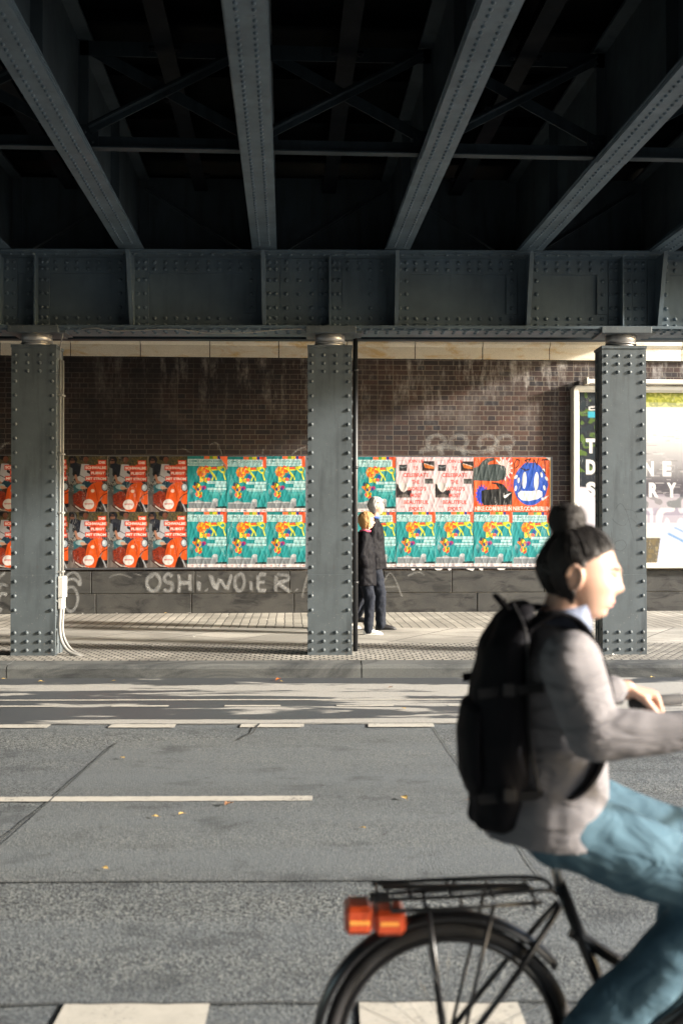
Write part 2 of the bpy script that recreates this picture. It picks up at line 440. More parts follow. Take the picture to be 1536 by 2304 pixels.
# ------------------------------------------------------------------ ground, road, pavement
KY = 10.47
g = MB(); g.sheet(-300, 300, -300, 300, -.02); tag(g.build('ground', M['ground']), kind='structure')
g = MB(); g.sheet(-90, 90, -9.0, KY+.02, 0); road = tag(g.build('road', M['asphalt'], rz=SR), kind='structure')
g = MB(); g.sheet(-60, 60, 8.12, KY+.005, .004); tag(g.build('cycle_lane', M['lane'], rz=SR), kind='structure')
# smoother asphalt patch, its tar seams
PX0, PX1, PY0, PY1 = -1.62, .86, 4.60, 7.96
g = MB()
g.add([(PX0-.04,PY0,.004),(PX1+.10,PY0,.004),(PX1-.05,PY1,.004),(PX0+.08,PY1-.5,.004)], [(0,1,2,3)])
tag(g.build('road_patch', M['asphalt_fine'], rz=SR), kind='structure')
g = MB(); g.sheet(-60, 60, 3.44, 4.58, .0035); 
def seam(g, pts, w, z):
    r = random.Random(3); P = []
    for i in range(len(pts)-1):
        a = Vector(pts[i]); b = Vector(pts[i+1]); n = max(2, int((b-a).length/.05))
        for k in range(n): P.append(a.lerp(b, k/n))
    P.append(Vector(pts[-1])); L = []; Rr = []
    for i, p in enumerate(P):
        d = (P[min(i+1, len(P)-1)]-P[max(0, i-1)]).normalized(); nn = Vector((-d.y, d.x))
        off = noise.noise(Vector((i*.25, w*90, 0)))*w*.9; ww = w*(.6+.5*abs(noise.noise(Vector((i*.4, 7, w*50)))))
        L.append((p.x+nn.x*(off+ww/2), p.y+nn.y*(off+ww/2), z)); Rr.append((p.x+nn.x*(off-ww/2), p.y+nn.y*(off-ww/2), z))
    n = len(P); g.add(L+Rr, [(n+i, n+i+1, i+1, i) for i in range(n-1)])
g = MB()
seam(g, [(PX0+.08, PY1-.5), (PX0+.02, 6.0), (PX0-.05, 4.9)], .014, .009)
seam(g, [(PX1-.05, PY1), (PX1+.02, 6.2), (PX1+.10, PY0)], .009, .009)
seam(g, [(-6, PY0), (PX0, PY0), (PX1+.1, PY0), (6, PY0+.02)], .009, .009)
seam(g, [(-6, 3.43), (0, 3.44), (6, 3.45)], .02, .009)
seam(g, [(-60, 8.13), (60, 8.13)], .02, .009)
seam(g, [(-.55, 8.1), (-.58, 7.75), (-.66, 7.5)], .022, .0125)
tag(g.build('tar_seams', M['asphalt_tar'], rz=SR), kind='structure')

def mark(x0, x1, y0, y1, label, group, z=.0085, th=.0):
    g = MB(); r = random.Random(int((x0+y0)*1000))
    n = max(4, int((x1-x0)/.04)); vs = []
    for i in range(n+1):
        x = x0+(x1-x0)*i/n; vs.append((x, y0+r.uniform(-.004, .004), z))
    for i in range(n+1):
        x = x1-(x1-x0)*i/n; vs.append((x+(r.uniform(-.006,.006) if i in (0,n) else 0), y1+r.uniform(-.004, .004), z))
    k = len(vs); g.add(vs, [tuple(range(k))])
    o = g.build('road_marking', M['paint'], rz=SR)
    tag(o, label, 'road marking', group)
    return o
def xs(px, y):   # street-frame x on the ground seen at photo column px
    lo, hi = -6.0, 6.0
    for _ in range(40):
        m = (lo+hi)/2; X, Y, _z = st(m, y)
        c = math.cos(R(3.11)); s_ = math.sin(R(3.11))
        p = 768+2300*(X*c-Y*s_)/(X*s_+Y*c)
        if p < px: lo = m
        else: hi = m
    return lo
y1 = 8.05
GM = 'white dashes between the cycle lane and the car lane'
names = ['leftmost short white dash of the car lane edge, cut by the left of the picture', 'second short white dash from the left at the car lane edge', 'short white dash with a crack running down from it, at the car lane edge', 'short white dash just left of the cyclist, at the car lane edge']
for i, (a, b) in enumerate(((-38, 112), (247, 396), (541, 684), (827, 975))):
    mark(xs(a, y1), xs(b, y1), 7.98, 8.11, names[i], GM)
for k, lab in ((1, 'first short white dash right of the cyclist’s back at the car lane edge'), (2, 'rightmost short white dash at the car lane edge, behind the handlebar')):
    x = xs(827, y1)+1.02*k; mark(x, x+.51, 7.98, 8.11, lab, GM)
y2 = 8.90
GM2 = 'thin dashes in the cycle lane'
n2 = ['thin faded dash in the cycle lane at the left picture edge', 'thin faded dash in the cycle lane below the dark patch on the left', 'thin faded dash in the cycle lane below the orange leaf', 'thin faded dash in the cycle lane, left of the cyclist', 'thin faded dash in the cycle lane beside the backpack']
for i, (a, b) in enumerate(((0, 128), (252, 380), (505, 632), (757, 885), (1008, 1135))):
    mark(xs(a, y2), xs(b, y2), 8.87, 8.93, n2[i], GM2)
for k, lab in ((1, 'thin faded dash in the cycle lane, second from the right edge of the picture'), (2, 'thin faded dash in the cycle lane, nearest the right edge of the picture')):
    x = xs(1008, y2)+.97*k; mark(x, x+.49, 8.87, 8.93, lab, GM2)
mark(-30, 30, 9.17, 9.22, 'long thin white line along the cycle lane near the kerb', None)
mark(-4.5, xs(703, 5.93), 5.90, 6.00, 'long white line across the smooth asphalt in mid road', None)
GM3 = 'broad white blocks at the near edge of the road'
for i, (a, b) in enumerate(((140, 473), (806, 1166), (1478, 1825))):
    mark(xs(a, 3.4), xs(b, 3.4), 2.9, 3.44, ['broad white block at the bottom left of the road', 'broad white block below the rear wheel at the bottom of the picture', 'broad white block at the bottom right corner, mostly out of the picture'][i], GM3)

# kerb: long stones with rounded edge
g = MB()
joints = [-40.0]
x = -2.98-.46
base = xs(15, KY); 
js = [base+3.62*k for k in range(-9, 12)]
for i in range(len(js)-1):
    a, b = js[i]+.006, js[i+1]-.006
    prof = [(KY-.0, -.02), (KY-.002, .10), (KY+.012, .128), (KY+.035, .140), (KY+.30, .145), (KY+.30, -.02)]
    n = 14
    for k in range(n):
        xa = a+(b-a)*k/n; xb = a+(b-a)*(k+1)/n
        ja = 0.004*noise.noise(Vector((xa*2, 1, 3))); jb = 0.004*noise.noise(Vector((xb*2, 1, 3)))
        vs = [(xa, p[0]+ja, p[1]) for p in prof] + [(xb, p[0]+jb, p[1]) for p in prof]
        m = len(prof); g.add(vs, [(q, q+1, q+1+m, q+m) for q in range(m-1)])
    for xx in (a, b): g.add([(xx, p[0], p[1]) for p in prof], [tuple(range(len(prof))) if xx == a else tuple(range(len(prof)))[::-1]])
kerb = tag(g.build('kerb', M['kerb'], rz=SR), kind='structure')
g = MB(); g.box(-60, 60, KY+.01, KY+.29, -.02, .12); tag(g.build('kerb_bedding', M['asphalt_tar'], rz=SR), kind='structure')
g = MB(); g.box(-60, 60, KY+.30, 12.28, -.02, .141); tag(g.build('pavement_mosaic', M['mosaic'], rz=SR), kind='structure')
g = MB(); g.box(-60, 60, 12.28, 14.0, -.02, .1395); tag(g.build('pavement_slabs', M['slabs'], rz=SR), kind='structure')
g = MB(); g.prism([(-60,13.9),(60,13.9),(60,21),(-60,21)], 'z', -.02, .138) if False else g.box(-60, 60, 14.0, 20.0, -.02, .138)
tag(g.build('pavement_strip', M['strip'], rz=SR), kind='structure')

# ------------------------------------------------------------------ abutment wall
WY = 16.33
PV = .14
wall = tag(empty('abutment_wall', (0, WY, PV)), 'dark brick bridge wall with pale stone coping and granite base', 'wall')
def rel(o, p): o.location = (-p.location[0], -p.location[1], -p.location[2]); return o
g = MB(); g.box(-34, 30, WY, WY+1.2, .60, 4.20); rel(g.build('brickwork', M['brick'], wall), wall)
g = MB(); g.box(-34, 30, WY-.005, WY+1.0, .0, .795); rel(g.build('mortar_bed', M['mortar'], wall), wall)
g = MB(); r2 = random.Random(5)
for (z0, z1, ls) in ((.13, .446, [163+0]), (.454, .80, [0])):
    x = -34 + (0.37 if z0 < .3 else 0)
    while x < 30:
        w = r2.choice((1.32, 1.5, 1.62, 1.1)); g.cbox(x+.006, x+w-.006, WY-.026-r2.uniform(0, .006), WY+.5, z0, z1, .006); x += w
rel(g.build('plinth_blocks', M['plinth'], wall), wall)
for k in range(-9, 10):
    g = MB(); x0 = -.115+1.09*k+.007; x1 = x0+1.09-.014
    g.prism([(WY-.055, 4.202), (WY-.055, 4.392), (WY-.07, 4.40), (WY-.105, 4.44), (WY-.105, 4.62), (WY+.8, 4.62), (WY+.8, 4.202)], 'x', x1, x0)
    rel(g.build('coping_stone', M['sandstone'], wall), wall)
g = MB(); g.box(-34, 30, WY-.04, WY+1.0, 4.20, 4.61); rel(g.build('coping_bed', M['steel_dark'], wall), wall)
g = MB(); g.box(-34, 30, WY+.25, WY+1.3, 4.61, 6.4); rel(g.build('upper_wall', M['plinth'], wall), wall)

# unseen abutment across the street, added to block sky light from behind
ow = tag(empty('abutment_wall', (0, -9.2, 0)), 'unseen brick bridge wall on the opposite side of the street, behind the camera', 'wall')
g = MB(); g.box(-34, 5.6, -10.4, -9.2, .8, 5.69); rel(g.build('brickwork', M['brick'], ow), ow)  # upper part of the added unseen wall
g = MB(); g.box(-34, 5.6, -10.4, -9.16, -.02, .8); rel(g.build('plinth_blocks', M['plinth'], ow), ow)  # base of the added unseen wall
# spray paint ribbons that fade at their edges
def spray_mat(name, col, amt):
    t = NT(name); a = t.n.new('ShaderNodeAttribute'); a.attribute_name = 'edge'; a.attribute_type = 'GEOMETRY'
    e = t.math('SUBTRACT', 1.0, t.math('ABSOLUTE', t.sep(a.outputs['Vector'])[0]))
    n = t.noise(t.map(), 24, 4, .7); big = t.noise(t.map(), 5, 3)
    f = t.math('MULTIPLY', t.math('MULTIPLY', t.math('POWER', e, .8), 1.5, clamp=True), t.ramp(t.math('ADD', t.math('MULTIPLY', n, .6), t.math('MULTIPLY', big, .4)), [(.36, .25), (.62, 1)]))
    t.fin(col, .8); t.link(t.math('MULTIPLY', f, amt), t.b.inputs['Alpha'])
    return t.m
M['spray_white'] = spray_mat('white_spray_paint', (.55, .56, .56), .38)
M['spray_faint'] = spray_mat('faded_white_spray', (.50, .50, .48), .22)
M['spray_black'] = spray_mat('black_marker', (.01, .01, .012), .95)
M['spray_dim'] = spray_mat('scratched_tag', (.03, .035, .035), .35)
def smooth_pts(pts, n=6):
    P = [Vector(p) for p in pts]
    if len(P) < 3: return [P[0].lerp(P[-1], k/6) for k in range(7)]
    out = []
    for i in range(len(P)-1):
        p0 = P[max(i-1, 0)]; p1 = P[i]; p2 = P[i+1]; p3 = P[min(i+2, len(P)-1)]
        for k in range(n):
            t = k/n
            out.append(.5*((2*p1)+(-p0+p2)*t+(2*p0-5*p1+4*p2-p3)*t*t+(-p0+3*p1-3*p2+p3)*t**3))
    out.append(P[-1]); return out
def ribbon(strokes, w, y, name, mat, parent, sm=True):
    vs = []; fs = []; ed = []
    for si, (stk) in enumerate(strokes):
        P = smooth_pts(stk) if sm else [Vector(p) for p in stk]
        yy = y - .0006*(si % 6)
        b = len(vs)
        for i, p in enumerate(P):
            d = (P[min(i+1, len(P)-1)]-P[max(i-1, 0)]); d = d.normalized() if d.length > 1e-6 else Vector((1, 0))
            n = Vector((-d.y, d.x)); ww = w*(.8+.35*noise.noise(Vector((i*.15, si*3.1, 0))))
            cap = 1.0 if i in (0, len(P)-1) else 0.0
            for k in (-1, 0, 1):
                q = p+n*(ww/2*k); vs.append((q.x, yy, q.y)); ed.append((max(abs(k), cap), 0, 0))
        for i in range(len(P)-1):
            for k in (0, 1):
                a = b+i*3+k; fs.append((a, a+1, a+4, a+3))
    me = bpy.data.meshes.new(name); me.from_pydata(vs, [], fs); me.materials.append(mat)
    at = me.attributes.new('edge', 'FLOAT_VECTOR', 'POINT'); at.data.foreach_set('vector', [c for e in ed for c in e])
    me.update(); o = bpy.data.objects.new(name, me); C.objects.link(o)
    if parent is not None: o.parent = parent
    return o
def glyph(ch):    # stroke letters in a unit box
    return {
     'O': [[(.5,1),(.1,.75),(.05,.35),(.35,.02),(.75,.15),(.92,.6),(.7,.95),(.45,1.0)]],
     'S': [[(.85,.85),(.5,1),(.15,.8),(.3,.55),(.75,.45),(.8,.15),(.45,0),(.1,.12)]],
     'H': [[(.12,1),(.18,.5),(.12,-.1)], [(.85,1),(.82,.5),(.86,0)], [(.12,.45),(.85,.5)]],
     'i': [[(.5,.6),(.5,0)], [(.48,.85),(.52,.9)]],
     '.': [[(.4,.08),(.6,.02)]],
     'W': [[(.0,1),(.25,.05)], [(.25,.05),(.42,.75)], [(.42,.75),(.72,.05)], [(.72,.05),(.95,1)]],
     'E': [[(.2,.95),(.16,0)], [(.2,.95),(.8,.98)], [(.2,.5),(.7,.52)], [(.16,.03),(.8,.0)]],
     'R': [[(.15,-.1),(.2,.95)], [(.2,.95),(.75,.9),(.8,.65),(.25,.45)], [(.25,.45),(.6,.2),(.95,-.1)]],
     'A': [[(.05,-.1),(.5,1),(.95,-.1)], [(.2,.4),(.8,.4)]],
     'N': [[(.1,0),(.15,1),(.85,0),(.9,1)]], 'T': [[(.5,1),(.5,0)], [(.1,1),(.9,1)]],
    }[ch]
def word(text, x0, x1s, z0, h):
    out = []
    for ch, (a, b) in zip(text, x1s):
        for s_ in glyph(ch): out.append([(a+(b-a)*p[0], z0+h*p[1]) for p in s_])
    return out
def wx(px): # photo column -> x on the wall
    a = (px-768)/2300; s_ = math.sin(R(3.11)); c = math.cos(R(3.11)); return WY*(a*c+s_)/(-a*s_+c)
GY = WY-.040
L = [(330,364),(366,393),(398,434),(441,455),(460,470),(473,525),(528,552),(560,570),(575,606),(613,656),(662,672)]
rel(ribbon(word('OSHi.WOiER.', 0, [(wx(a), wx(b)) for a, b in L], .49, .27), .092, GY, 'graffiti_tag', M['spray_white'], wall), wall)
rel(ribbon(word('AA', 0, [(wx(676), wx(716)), (wx(846), wx(908))], .40, .37), .05, GY, 'graffiti_tag', M['spray_faint'], wall), wall)
rel(ribbon([[(wx(915),.72),(wx(940),.78),(wx(955),.72)], [(wx(245),.71),(wx(270),.76),(wx(298),.70)], [(wx(300),.77),(wx(320),.74)]], .045, GY, 'graffiti_swipe', M['spray_faint'], wall), wall)
rel(ribbon([[(wx(150),.62),(wx(152),.74),(wx(168),.79),(wx(181),.70),(wx(181),.58)], [(wx(182),.575),(wx(170),.68),(wx(152),.66),(wx(144),.5),(wx(146),.28),(wx(160),.18),(wx(173),.26),(wx(176),.42),(wx(165),.56),(wx(148),.52)]], .075, GY, 'graffiti_loop', M['spray_white'], wall), wall)
rel(ribbon([[(wx(-20),.6),(wx(0),.72),(wx(14),.79)], [(wx(-6),.45),(wx(4),.60),(wx(20),.58)], [(wx(2),.16),(wx(-2),.35),(wx(6),.46),(wx(18),.44)], [(wx(-30),.2),(wx(-8),.24),(wx(8),.2)]], .085, GY, 'graffiti_loop', M['spray_white'], wall), wall)
BY = WY-.004
def wz(py): return 1.63+(1168-py)/2300*WY*1.0
f = []
for cx in (985, 1035, 1100, 1140):
    f += [[(wx(cx-22), wz(1006)), (wx(cx-20), wz(985)), (wx(cx), wz(978)), (wx(cx+16), wz(990)), (wx(cx+4), wz(1012))], [(wx(cx), wz(1000)), (wx(cx+10), wz(1024))]]
f += [[(wx(940), wz(1015)), (wx(1000), wz(1003)), (wx(1070), wz(1016)), (wx(1150), wz(1002))]]
rel(ribbon(f, .12, BY, 'graffiti_scrawl', M['spray_faint'], wall), wall)
rel(ribbon([[(wx(470),wz(1002)),(wx(488),wz(998)),(wx(496),wz(1015)),(wx(498),wz(1024))], [(wx(655),wz(1024)),(wx(670),wz(1012)),(wx(688),wz(1006))], [(wx(430),wz(1020)),(wx(410),wz(1010)),(wx(398),wz(1016))], [(wx(590),wz(1022)),(wx(592),wz(1008))]], .05, BY, 'graffiti_scrawl', M['spray_faint'], wall), wall)
rel(ribbon([[(wx(0),wz(1016)),(wx(8),wz(1003)),(wx(22),wz(998))]], .07, BY, 'graffiti_scrawl', M['spray_faint'], wall), wall)

# ------------------------------------------------------------------ riveted columns
def make_column():
    root = empty('steel_column')
    W2, D = .243, .30      # front plate half width, depth between plates
    g = MB()
    g.box(-W2, W2, 0, .014, .0, 3.37); g.box(-W2, W2, D-.014, D, 0, 3.37)
    for s in (-1, 1):
        g.box(s*(W2-.03) if s > 0 else -W2+.016, s*(W2-.016) if s > 0 else -W2+.03, .014, D-.014, 0, 3.369)
        # corner angles visible on the sides
        for (ya, yb) in ((.0141, .085), (D-.085, D-.0141)):
            x = W2-.016; g.box(min(s*x, s*(x+.010)), max(s*x, s*(x+.010)), ya, yb, 0, 3.36)
    g.box(-W2, W2, -.0105, -.0001, 0, .86+.02)     # lower cover plate
    o1 = g.build('shaft', M['steel'], root)
    g = MB(); r_ = .0215
    front = [-.2, -.068, .066, .2]
    zz = [3.29, 3.20, 3.11]
    for z in zz:
        for x in front: g.rivet((x, 0, z), (0,-1,0), r_)
    z = 3.0
    while z > .40:
        yy = -.0105 if z < .88 else 0
        for x in (-.2, .2): g.rivet((x, yy, z), (0,-1,0), r_)
        z -= .1565
    for z in (.25, .155, .06):
        for x in front: g.rivet((x, -.0105, z), (0,-1,0), r_)
    z = 3.25
    while z > .1:
        for s in (-1, 1):
            for y in (.05, D-.05): g.rivet((s*(W2-.006), y, z), (s,0,0), r_*.9)
        z -= .1565
    tag(g.build('rivet_rows', M['steel'], root), kind='stuff')
    g = MB(); g.box(-W2-.005, W2+.005, -.012, D+.02, 3.37, 3.40); g.build('cap_plate', M['steel'], root)
    g = MB(); g.tube([(0, D/2-.02, 3.40), (0, D/2-.02, 3.425)], .145, 40); g.tube([(0, D/2-.02, 3.425), (0, D/2-.02, 3.435)], .170, 40)
    g.tube([(0, D/2-.02, 3.435), (0, D/2-.02, 3.525)], .165, 40); g.build('pin_bearing', M['bearing'], root)
    g = MB(); g.cbox(-.265, .285, -.08, D+.06, 3.525, 3.60, .006); g.box(.285, .35, -.02, D, 3.53, 3.57)
    g.build('bearing_plate', M['steel'], root)
    return root
col0 = make_column()
CYF = 11.20
clab = {-1: 'riveted grey steel column at the left with a pale cable conduit on its side', 0: 'riveted grey steel column in the middle, the couple passing behind it',
        1: 'riveted grey steel column at the right, in front of the framed billboard'}
GC = 'riveted columns along the kerb'
cols_ = {}
for k in range(-5, 2):
    o = col0 if k == 1 else copy_tree(col0)
    x, y, _ = st(.012+3.235*k, CYF); o.location = (x, y, PV); o.rotation_euler = (0, 0, SR)
    tag(o, clab.get(k, 'riveted grey steel column out of the picture to the left, ' + ["", "", "second", "third", "fourth", "fifth"][abs(k)] + ' from the middle one'), 'column', GC)
    cols_[k] = o
# scratched tag on the right column
o = ribbon([[(-.1,1.60),(-.05,1.66),(0,1.62),(.04,1.52),(.08,1.36),(.11,1.24)], [(-.14,1.5),(-.08,1.44),(0,1.42),(.06,1.5),(.14,1.44)], [(-.08,1.26),(-.12,1.18),(-.04,1.14),(.02,1.2),(-.02,1.26),(-.1,1.24)], [(-.15,1.4),(-.11,1.0)], [(0,1.6),(.1,1.58),(.14,1.5)]], .012, -.0025, 'scratched_tag', M['spray_dim'], cols_[1])

# ------------------------------------------------------------------ railway bridge
bridge = tag(empty('railway_bridge'), 'dark riveted steel underside of the railway bridge, girders running towards the wall', 'bridge')
BZ0, BZ1 = 3.745, 4.53
# cross beam on the columns (street frame)
xb = empty('cross_beam', (0, 0, 0), SR); xb.parent = bridge
XE = 5.8
gx = [-.235+1.451*k for k in range(-13, 7)]         # girder lines (world x)
def to_s(x, y=11.3): return x*math.cos(-SR)-y*math.sin(-SR)
gs_ = [to_s(x) for x in gx]
WEB = 11.375
def wedge(): pass
g = MB()
sL, sR = to_s(-20), to_s(XE)
g.box(sL, sR, WEB, WEB+.014, BZ0, BZ1)
g.box(sL, sR, 11.13, 11.60, BZ0-.03, BZ0)             # bottom flange
g.box(sL, sR, 11.17, 11.56, BZ0-.050, BZ0-.0301)
g.box(sL, sR, 11.18, 11.56, BZ1, BZ1+.03)             # top flange
g.box(sL, sR, 11.16, 11.58, BZ1+.0301, BZ1+.05)
g.box(sL, sR, WEB-.018, WEB-.0001, BZ0, BZ0+.17)       # flange angles
g.box(sL, sR, WEB-.018, WEB-.0001, BZ1-.17, BZ1)
g.build('web_and_flanges', M['steel_over'], xb)
rv = MB(); rs = .0235
def vis(x): return -4.6 < x < 5.6
# stiffeners at each girder, joint plates at the columns
stf = MB()
for i, xg in enumerate(gs_):
    if xg < sL+.2 or xg > sR-.2: continue
    stf = MB()
    # tapered bracket
    stf.prism([(WEB-.40, BZ1-.001), (WEB-.0001, BZ1-.001), (WEB-.0001, BZ0+.001), (WEB-.17, BZ0+.001)], 'x', xg-.007, xg+.007)
    stf.box(xg-.09, xg-.0071, WEB-.034, WEB-.0181, BZ0+.002, BZ1-.002); stf.box(xg+.0071, xg+.16, WEB-.034, WEB-.0181, BZ0+.002, BZ1-.002)
    # edge angle of bracket (slightly wider bright strip)
    stf.prism([(WEB-.402, BZ1-.002), (WEB-.388, BZ1-.002), (WEB-.158, BZ0+.002), (WEB-.172, BZ0+.002)], 'x', xg-.022, xg+.022)
    stf.build('bracket', M['steel_over'], xb)
    if vis(xg):
        for z in (BZ0+.04, BZ0+.12, BZ0+.235, BZ0+.39, BZ0+.54, BZ0+.665, BZ0+.74):
            for dx in (.045, .12): rv.rivet((xg+dx, WEB-.034, z), (0,-1,0), rs)
        for k in range(7):
            z = BZ0+.06+k*.11; yb = WEB-.17-(z-BZ0)/(BZ1-BZ0)*.23
            rv.rivet((xg+.007, yb+.05, z), (1,0,0), rs*.8)
for k in range(-7, 4):      # column stiffeners + splice plates
    xc = .012+3.235*k
    if xc < sL+.3 or xc > sR-.4: continue
    stf = MB(); stf.box(xc-.008, xc+.008, WEB-.16, WEB-.0001, BZ0+.001, BZ1-.001)
    for s in (-1, 1):
        a, b = sorted((xc+s*.0081, xc+s*.13)); stf.box(a, b, WEB-.034, WEB-.0181, BZ0+.002, BZ1-.002)
        if vis(xc):
            for z in (BZ0+.04, BZ0+.12, BZ0+.235, BZ0+.39, BZ0+.54, BZ0+.665, BZ0+.74):
                for dx in (.045, .10): rv.rivet((xc+s*dx, WEB-.034, z), (0,-1,0), rs)
    stf.build('stiffener', M['steel_over'], xb)
# panel plates between stiffeners with bands of rivets
pl = MB()
allx = sorted([(x, 'g') for x in gs_ if sL+.2 < x < sR-.2] + [(.012+3.235*k, 'c') for k in range(-7, 4) if sL+.3 < .012+3.235*k < sR-.4])
for (a, ta), (b, tb) in zip(allx, allx[1:]):
    x0 = a+(.165 if ta == 'g' else .135); x1 = b-(.095 if tb == 'g' else .135)
    if x1-x0 < .12: continue
    full = x1-x0 < .62
    pl = MB()
    if full: pl.box(x0, x1, WEB-.026, WEB-.0182, BZ0+.003, BZ1-.003)
    else:
        pl.box(x1-.12, x1, WEB-.026, WEB-.0001, BZ0+.172, BZ1-.172)
    pl.build('panel_plate', M['steel_over'], xb)
    if vis(a) or vis(b):
        n = max(2, int(round((x1-x0)/.122))); yy = WEB-(.026 if full else .018)
        for j in range(n):
            x = x0+(x1-x0)*(j+.5)/n
            for z in (BZ0+.04, BZ0+.12, BZ1-.045, BZ1-.12): rv.rivet((x, yy, z), (0,-1,0), rs)
            if full and 0 < j < n and j % 2 == 0 or (full and n < 4):
                for z in (BZ0+.235, BZ0+.39, BZ0+.54): rv.rivet((x, yy, z), (0,-1,0), rs)
            if not full and j == n-1:
                for z in (BZ0+.235, BZ0+.39, BZ0+.54): rv.rivet((x1-.06, WEB-.026, z), (0,-1,0), rs)
x = -4.6
while x < 5.7:
    for y in (11.20, 11.31): rv.rivet((x, y, BZ0-.03 if y < 11.17 else BZ0-.050), (0,0,-1), rs)
    rv.rivet((x+.05, 11.165 if False else 11.155, BZ0-.03), (0,0,-1), rs*.9)
    rv.rivet((x+.03, 11.18, BZ1-.0), (0,0,-1), rs*.9)
    x += .122
tag(rv.build('rivet_rows', M['steel_over'], xb), kind='stuff')
# rear tray beam behind (service duct), seen under the cross beam
g = MB(); g.box(sL, sR, 12.00, 12.14, 3.745, 3.83); g.build('service_tray', M['steel_deck'], xb)

# longitudinal girders
GZ = 4.565
GTOP = 5.55
def girder():
    g = MB(); rv = MB()
    yb0, yb1 = -9.19, 11.03
    g.box(-.007, .007, yb0, 18.0, GZ+.034, GTOP, 1)                 # web, runs over the beam to the wall
    g.box(-.128, .128, yb0, yb1, GZ, GZ+.0199); g.box(-.135, .135, yb0, 18.0, GZ+.02, GZ+.034)
    g.box(-.122, .122, yb0, 8.25, GZ-.012, GZ-.0001); g.box(-.118, .118, yb0, 5.9, GZ-.024, GZ-.0121)
    for s in (-1, 1):
        a, b = sorted((s*.0071, s*.10)); g.box(a, b, yb0, 18.0, GZ+.0341, GZ+.046)
        a, b = sorted((s*.0071, s*.018)); g.box(a, b, yb0, 18.0, GZ+.0461, GZ+.15)
        a, b = sorted((s*.0071, s*.12)); g.box(a, b, yb0, 18.0, GTOP-.03, GTOP, 1)
        for yy in (2.0, 3.5, 5.2, 6.8, 8.36, 9.9, 12.9, 14.4):   # vertical stiffeners
            a, b = sorted((s*.0071, s*.09)); g.box(a, b, yy-.006, yy+.006, GZ+.047, GTOP-.031, 1)
    y = 3.4
    while y < 11.0:
        z = GZ-.024 if y < 5.9 else (GZ-.012 if y < 8.25 else GZ)
        for x in (-.052, .052): rv.rivet((x, y, z), (0,0,-1), .0150, .015)
        y += .076
    y = 6.0
    while y < 11.0:
        rv.rivet((.018, y, GZ+.10), (1,0,0), .013); rv.rivet((-.018, y, GZ+.10), (-1,0,0), .013)
        y += .12
    return g, rv
gg, rr = girder()
ga = gg.build('girder', [M['steel_over'], M['steel_end']], bridge); gr = tag(rr.build('rivet_rows', M['steel_over'], ga), kind='stuff')
for i, x in enumerate(gx):
    if x > XE: continue
    if i == 0: o = ga
    else:
        o = ga.copy(); C.objects.link(o); o.parent = bridge
        c = gr.copy(); C.objects.link(c); c.parent = o
    o.location = (x, 0, 0)
XR = max(x for x in gx if x < XE)
# cross frames between girders
def xframe(y, end=False):
    g = MB(); w = 1.451
    g.box(.02, w-.02, y-.006, y+.006, GZ+.055, GZ+.17)          # bottom angle, upright leg
    g.box(.02, w-.02, y-.09, y-.0061, GZ+.05, GZ+.062)           # lying leg
    g.box(.02, w-.02, y-.006, y+.006, GTOP-.16, GTOP-.04)
    for s in (0, 1):
        x0, x1 = (.02, .17) if s == 0 else (w-.17, w-.02)
        g.box(x0, x1, y-.016, y-.0061, GZ+.063, GZ+.26)
        for (dx, dz) in ((.04, .09), (.10, .09), (.04, .17), (.10, .17)): g.rivet((x0+dx, y-.016, GZ+dz+.03), (0,-1,0), .017)
    g.bar((.10, y-.025, GZ+.22), (w-.10, y-.025, GTOP-.10), .012, .09, (0,0,1)); g.bar((.10, y-.055, GZ+.225), (w-.10, y-.055, GTOP-.095), .06, .012, (0,0,1))
    g.bar((w-.10, y+.02, GZ+.22), (.10, y+.02, GTOP-.10), .012, .09, (0,0,1))
    return g
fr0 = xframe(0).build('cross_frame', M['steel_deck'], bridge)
first = True
gxs = [x for x in gx if x < XE]
for i in range(len(gxs)-1):
    for y in (8.36, 3.3):
        if first: o = fr0; first = False
        else: o = fr0.copy(); C.objects.link(o); o.parent = bridge
        o.location = (gxs[i], y, 0)
def endplate(flip):
    g = MB(); w = 1.451; y = 0.0
    g.box(.012, w-.012, y+.0, y+.010, GZ+.06, GTOP)
    g.box(.02, w-.02, y-.010, y-.0001, GZ+.06, GZ+.155)
    n = 9
    for j in range(n): g.rivet((.12+j*(w-.24)/(n-1), y-.010, GZ+.11), (0,-1,0), .017)
    a, b = ((.08, GZ+.10), (w-.10, GTOP-.08)) if not flip else ((w-.08, GZ+.10), (.10, GTOP-.08))
    g.bar((a[0], y-.018, a[1]), (b[0], y-.018, b[1]), .010, .16, (0,0,1)); g.bar((a[0], y-.055, a[1]-.07), (b[0], y-.055, b[1]-.07), .07, .010, (0,0,1))
    d = Vector((b[0]-a[0], b[1]-a[1]))
    for j in range(10):
        t = .05+j*.1; g.rivet((a[0]+d.x*t, y-.024, a[1]+d.y*t), (0,-1,0), .015)
    g.box(.02, .13, y-.010, y-.0001, GZ+.156, GTOP-.01)
    return g
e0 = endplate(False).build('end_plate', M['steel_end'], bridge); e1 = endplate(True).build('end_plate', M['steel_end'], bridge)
u0 = u1 = False
for i in range(len(gxs)-1):
    k = round((gxs[i]+.235)/1.451)
    src = e1 if k % 2 else e0
    if k % 2 and not u1: o = e1; u1 = True
    elif k % 2 == 0 and not u0: o = e0; u0 = True
    else: o = src.copy(); C.objects.link(o); o.parent = bridge
    o.location = (gxs[i], 11.72-.042*gxs[i], 0)
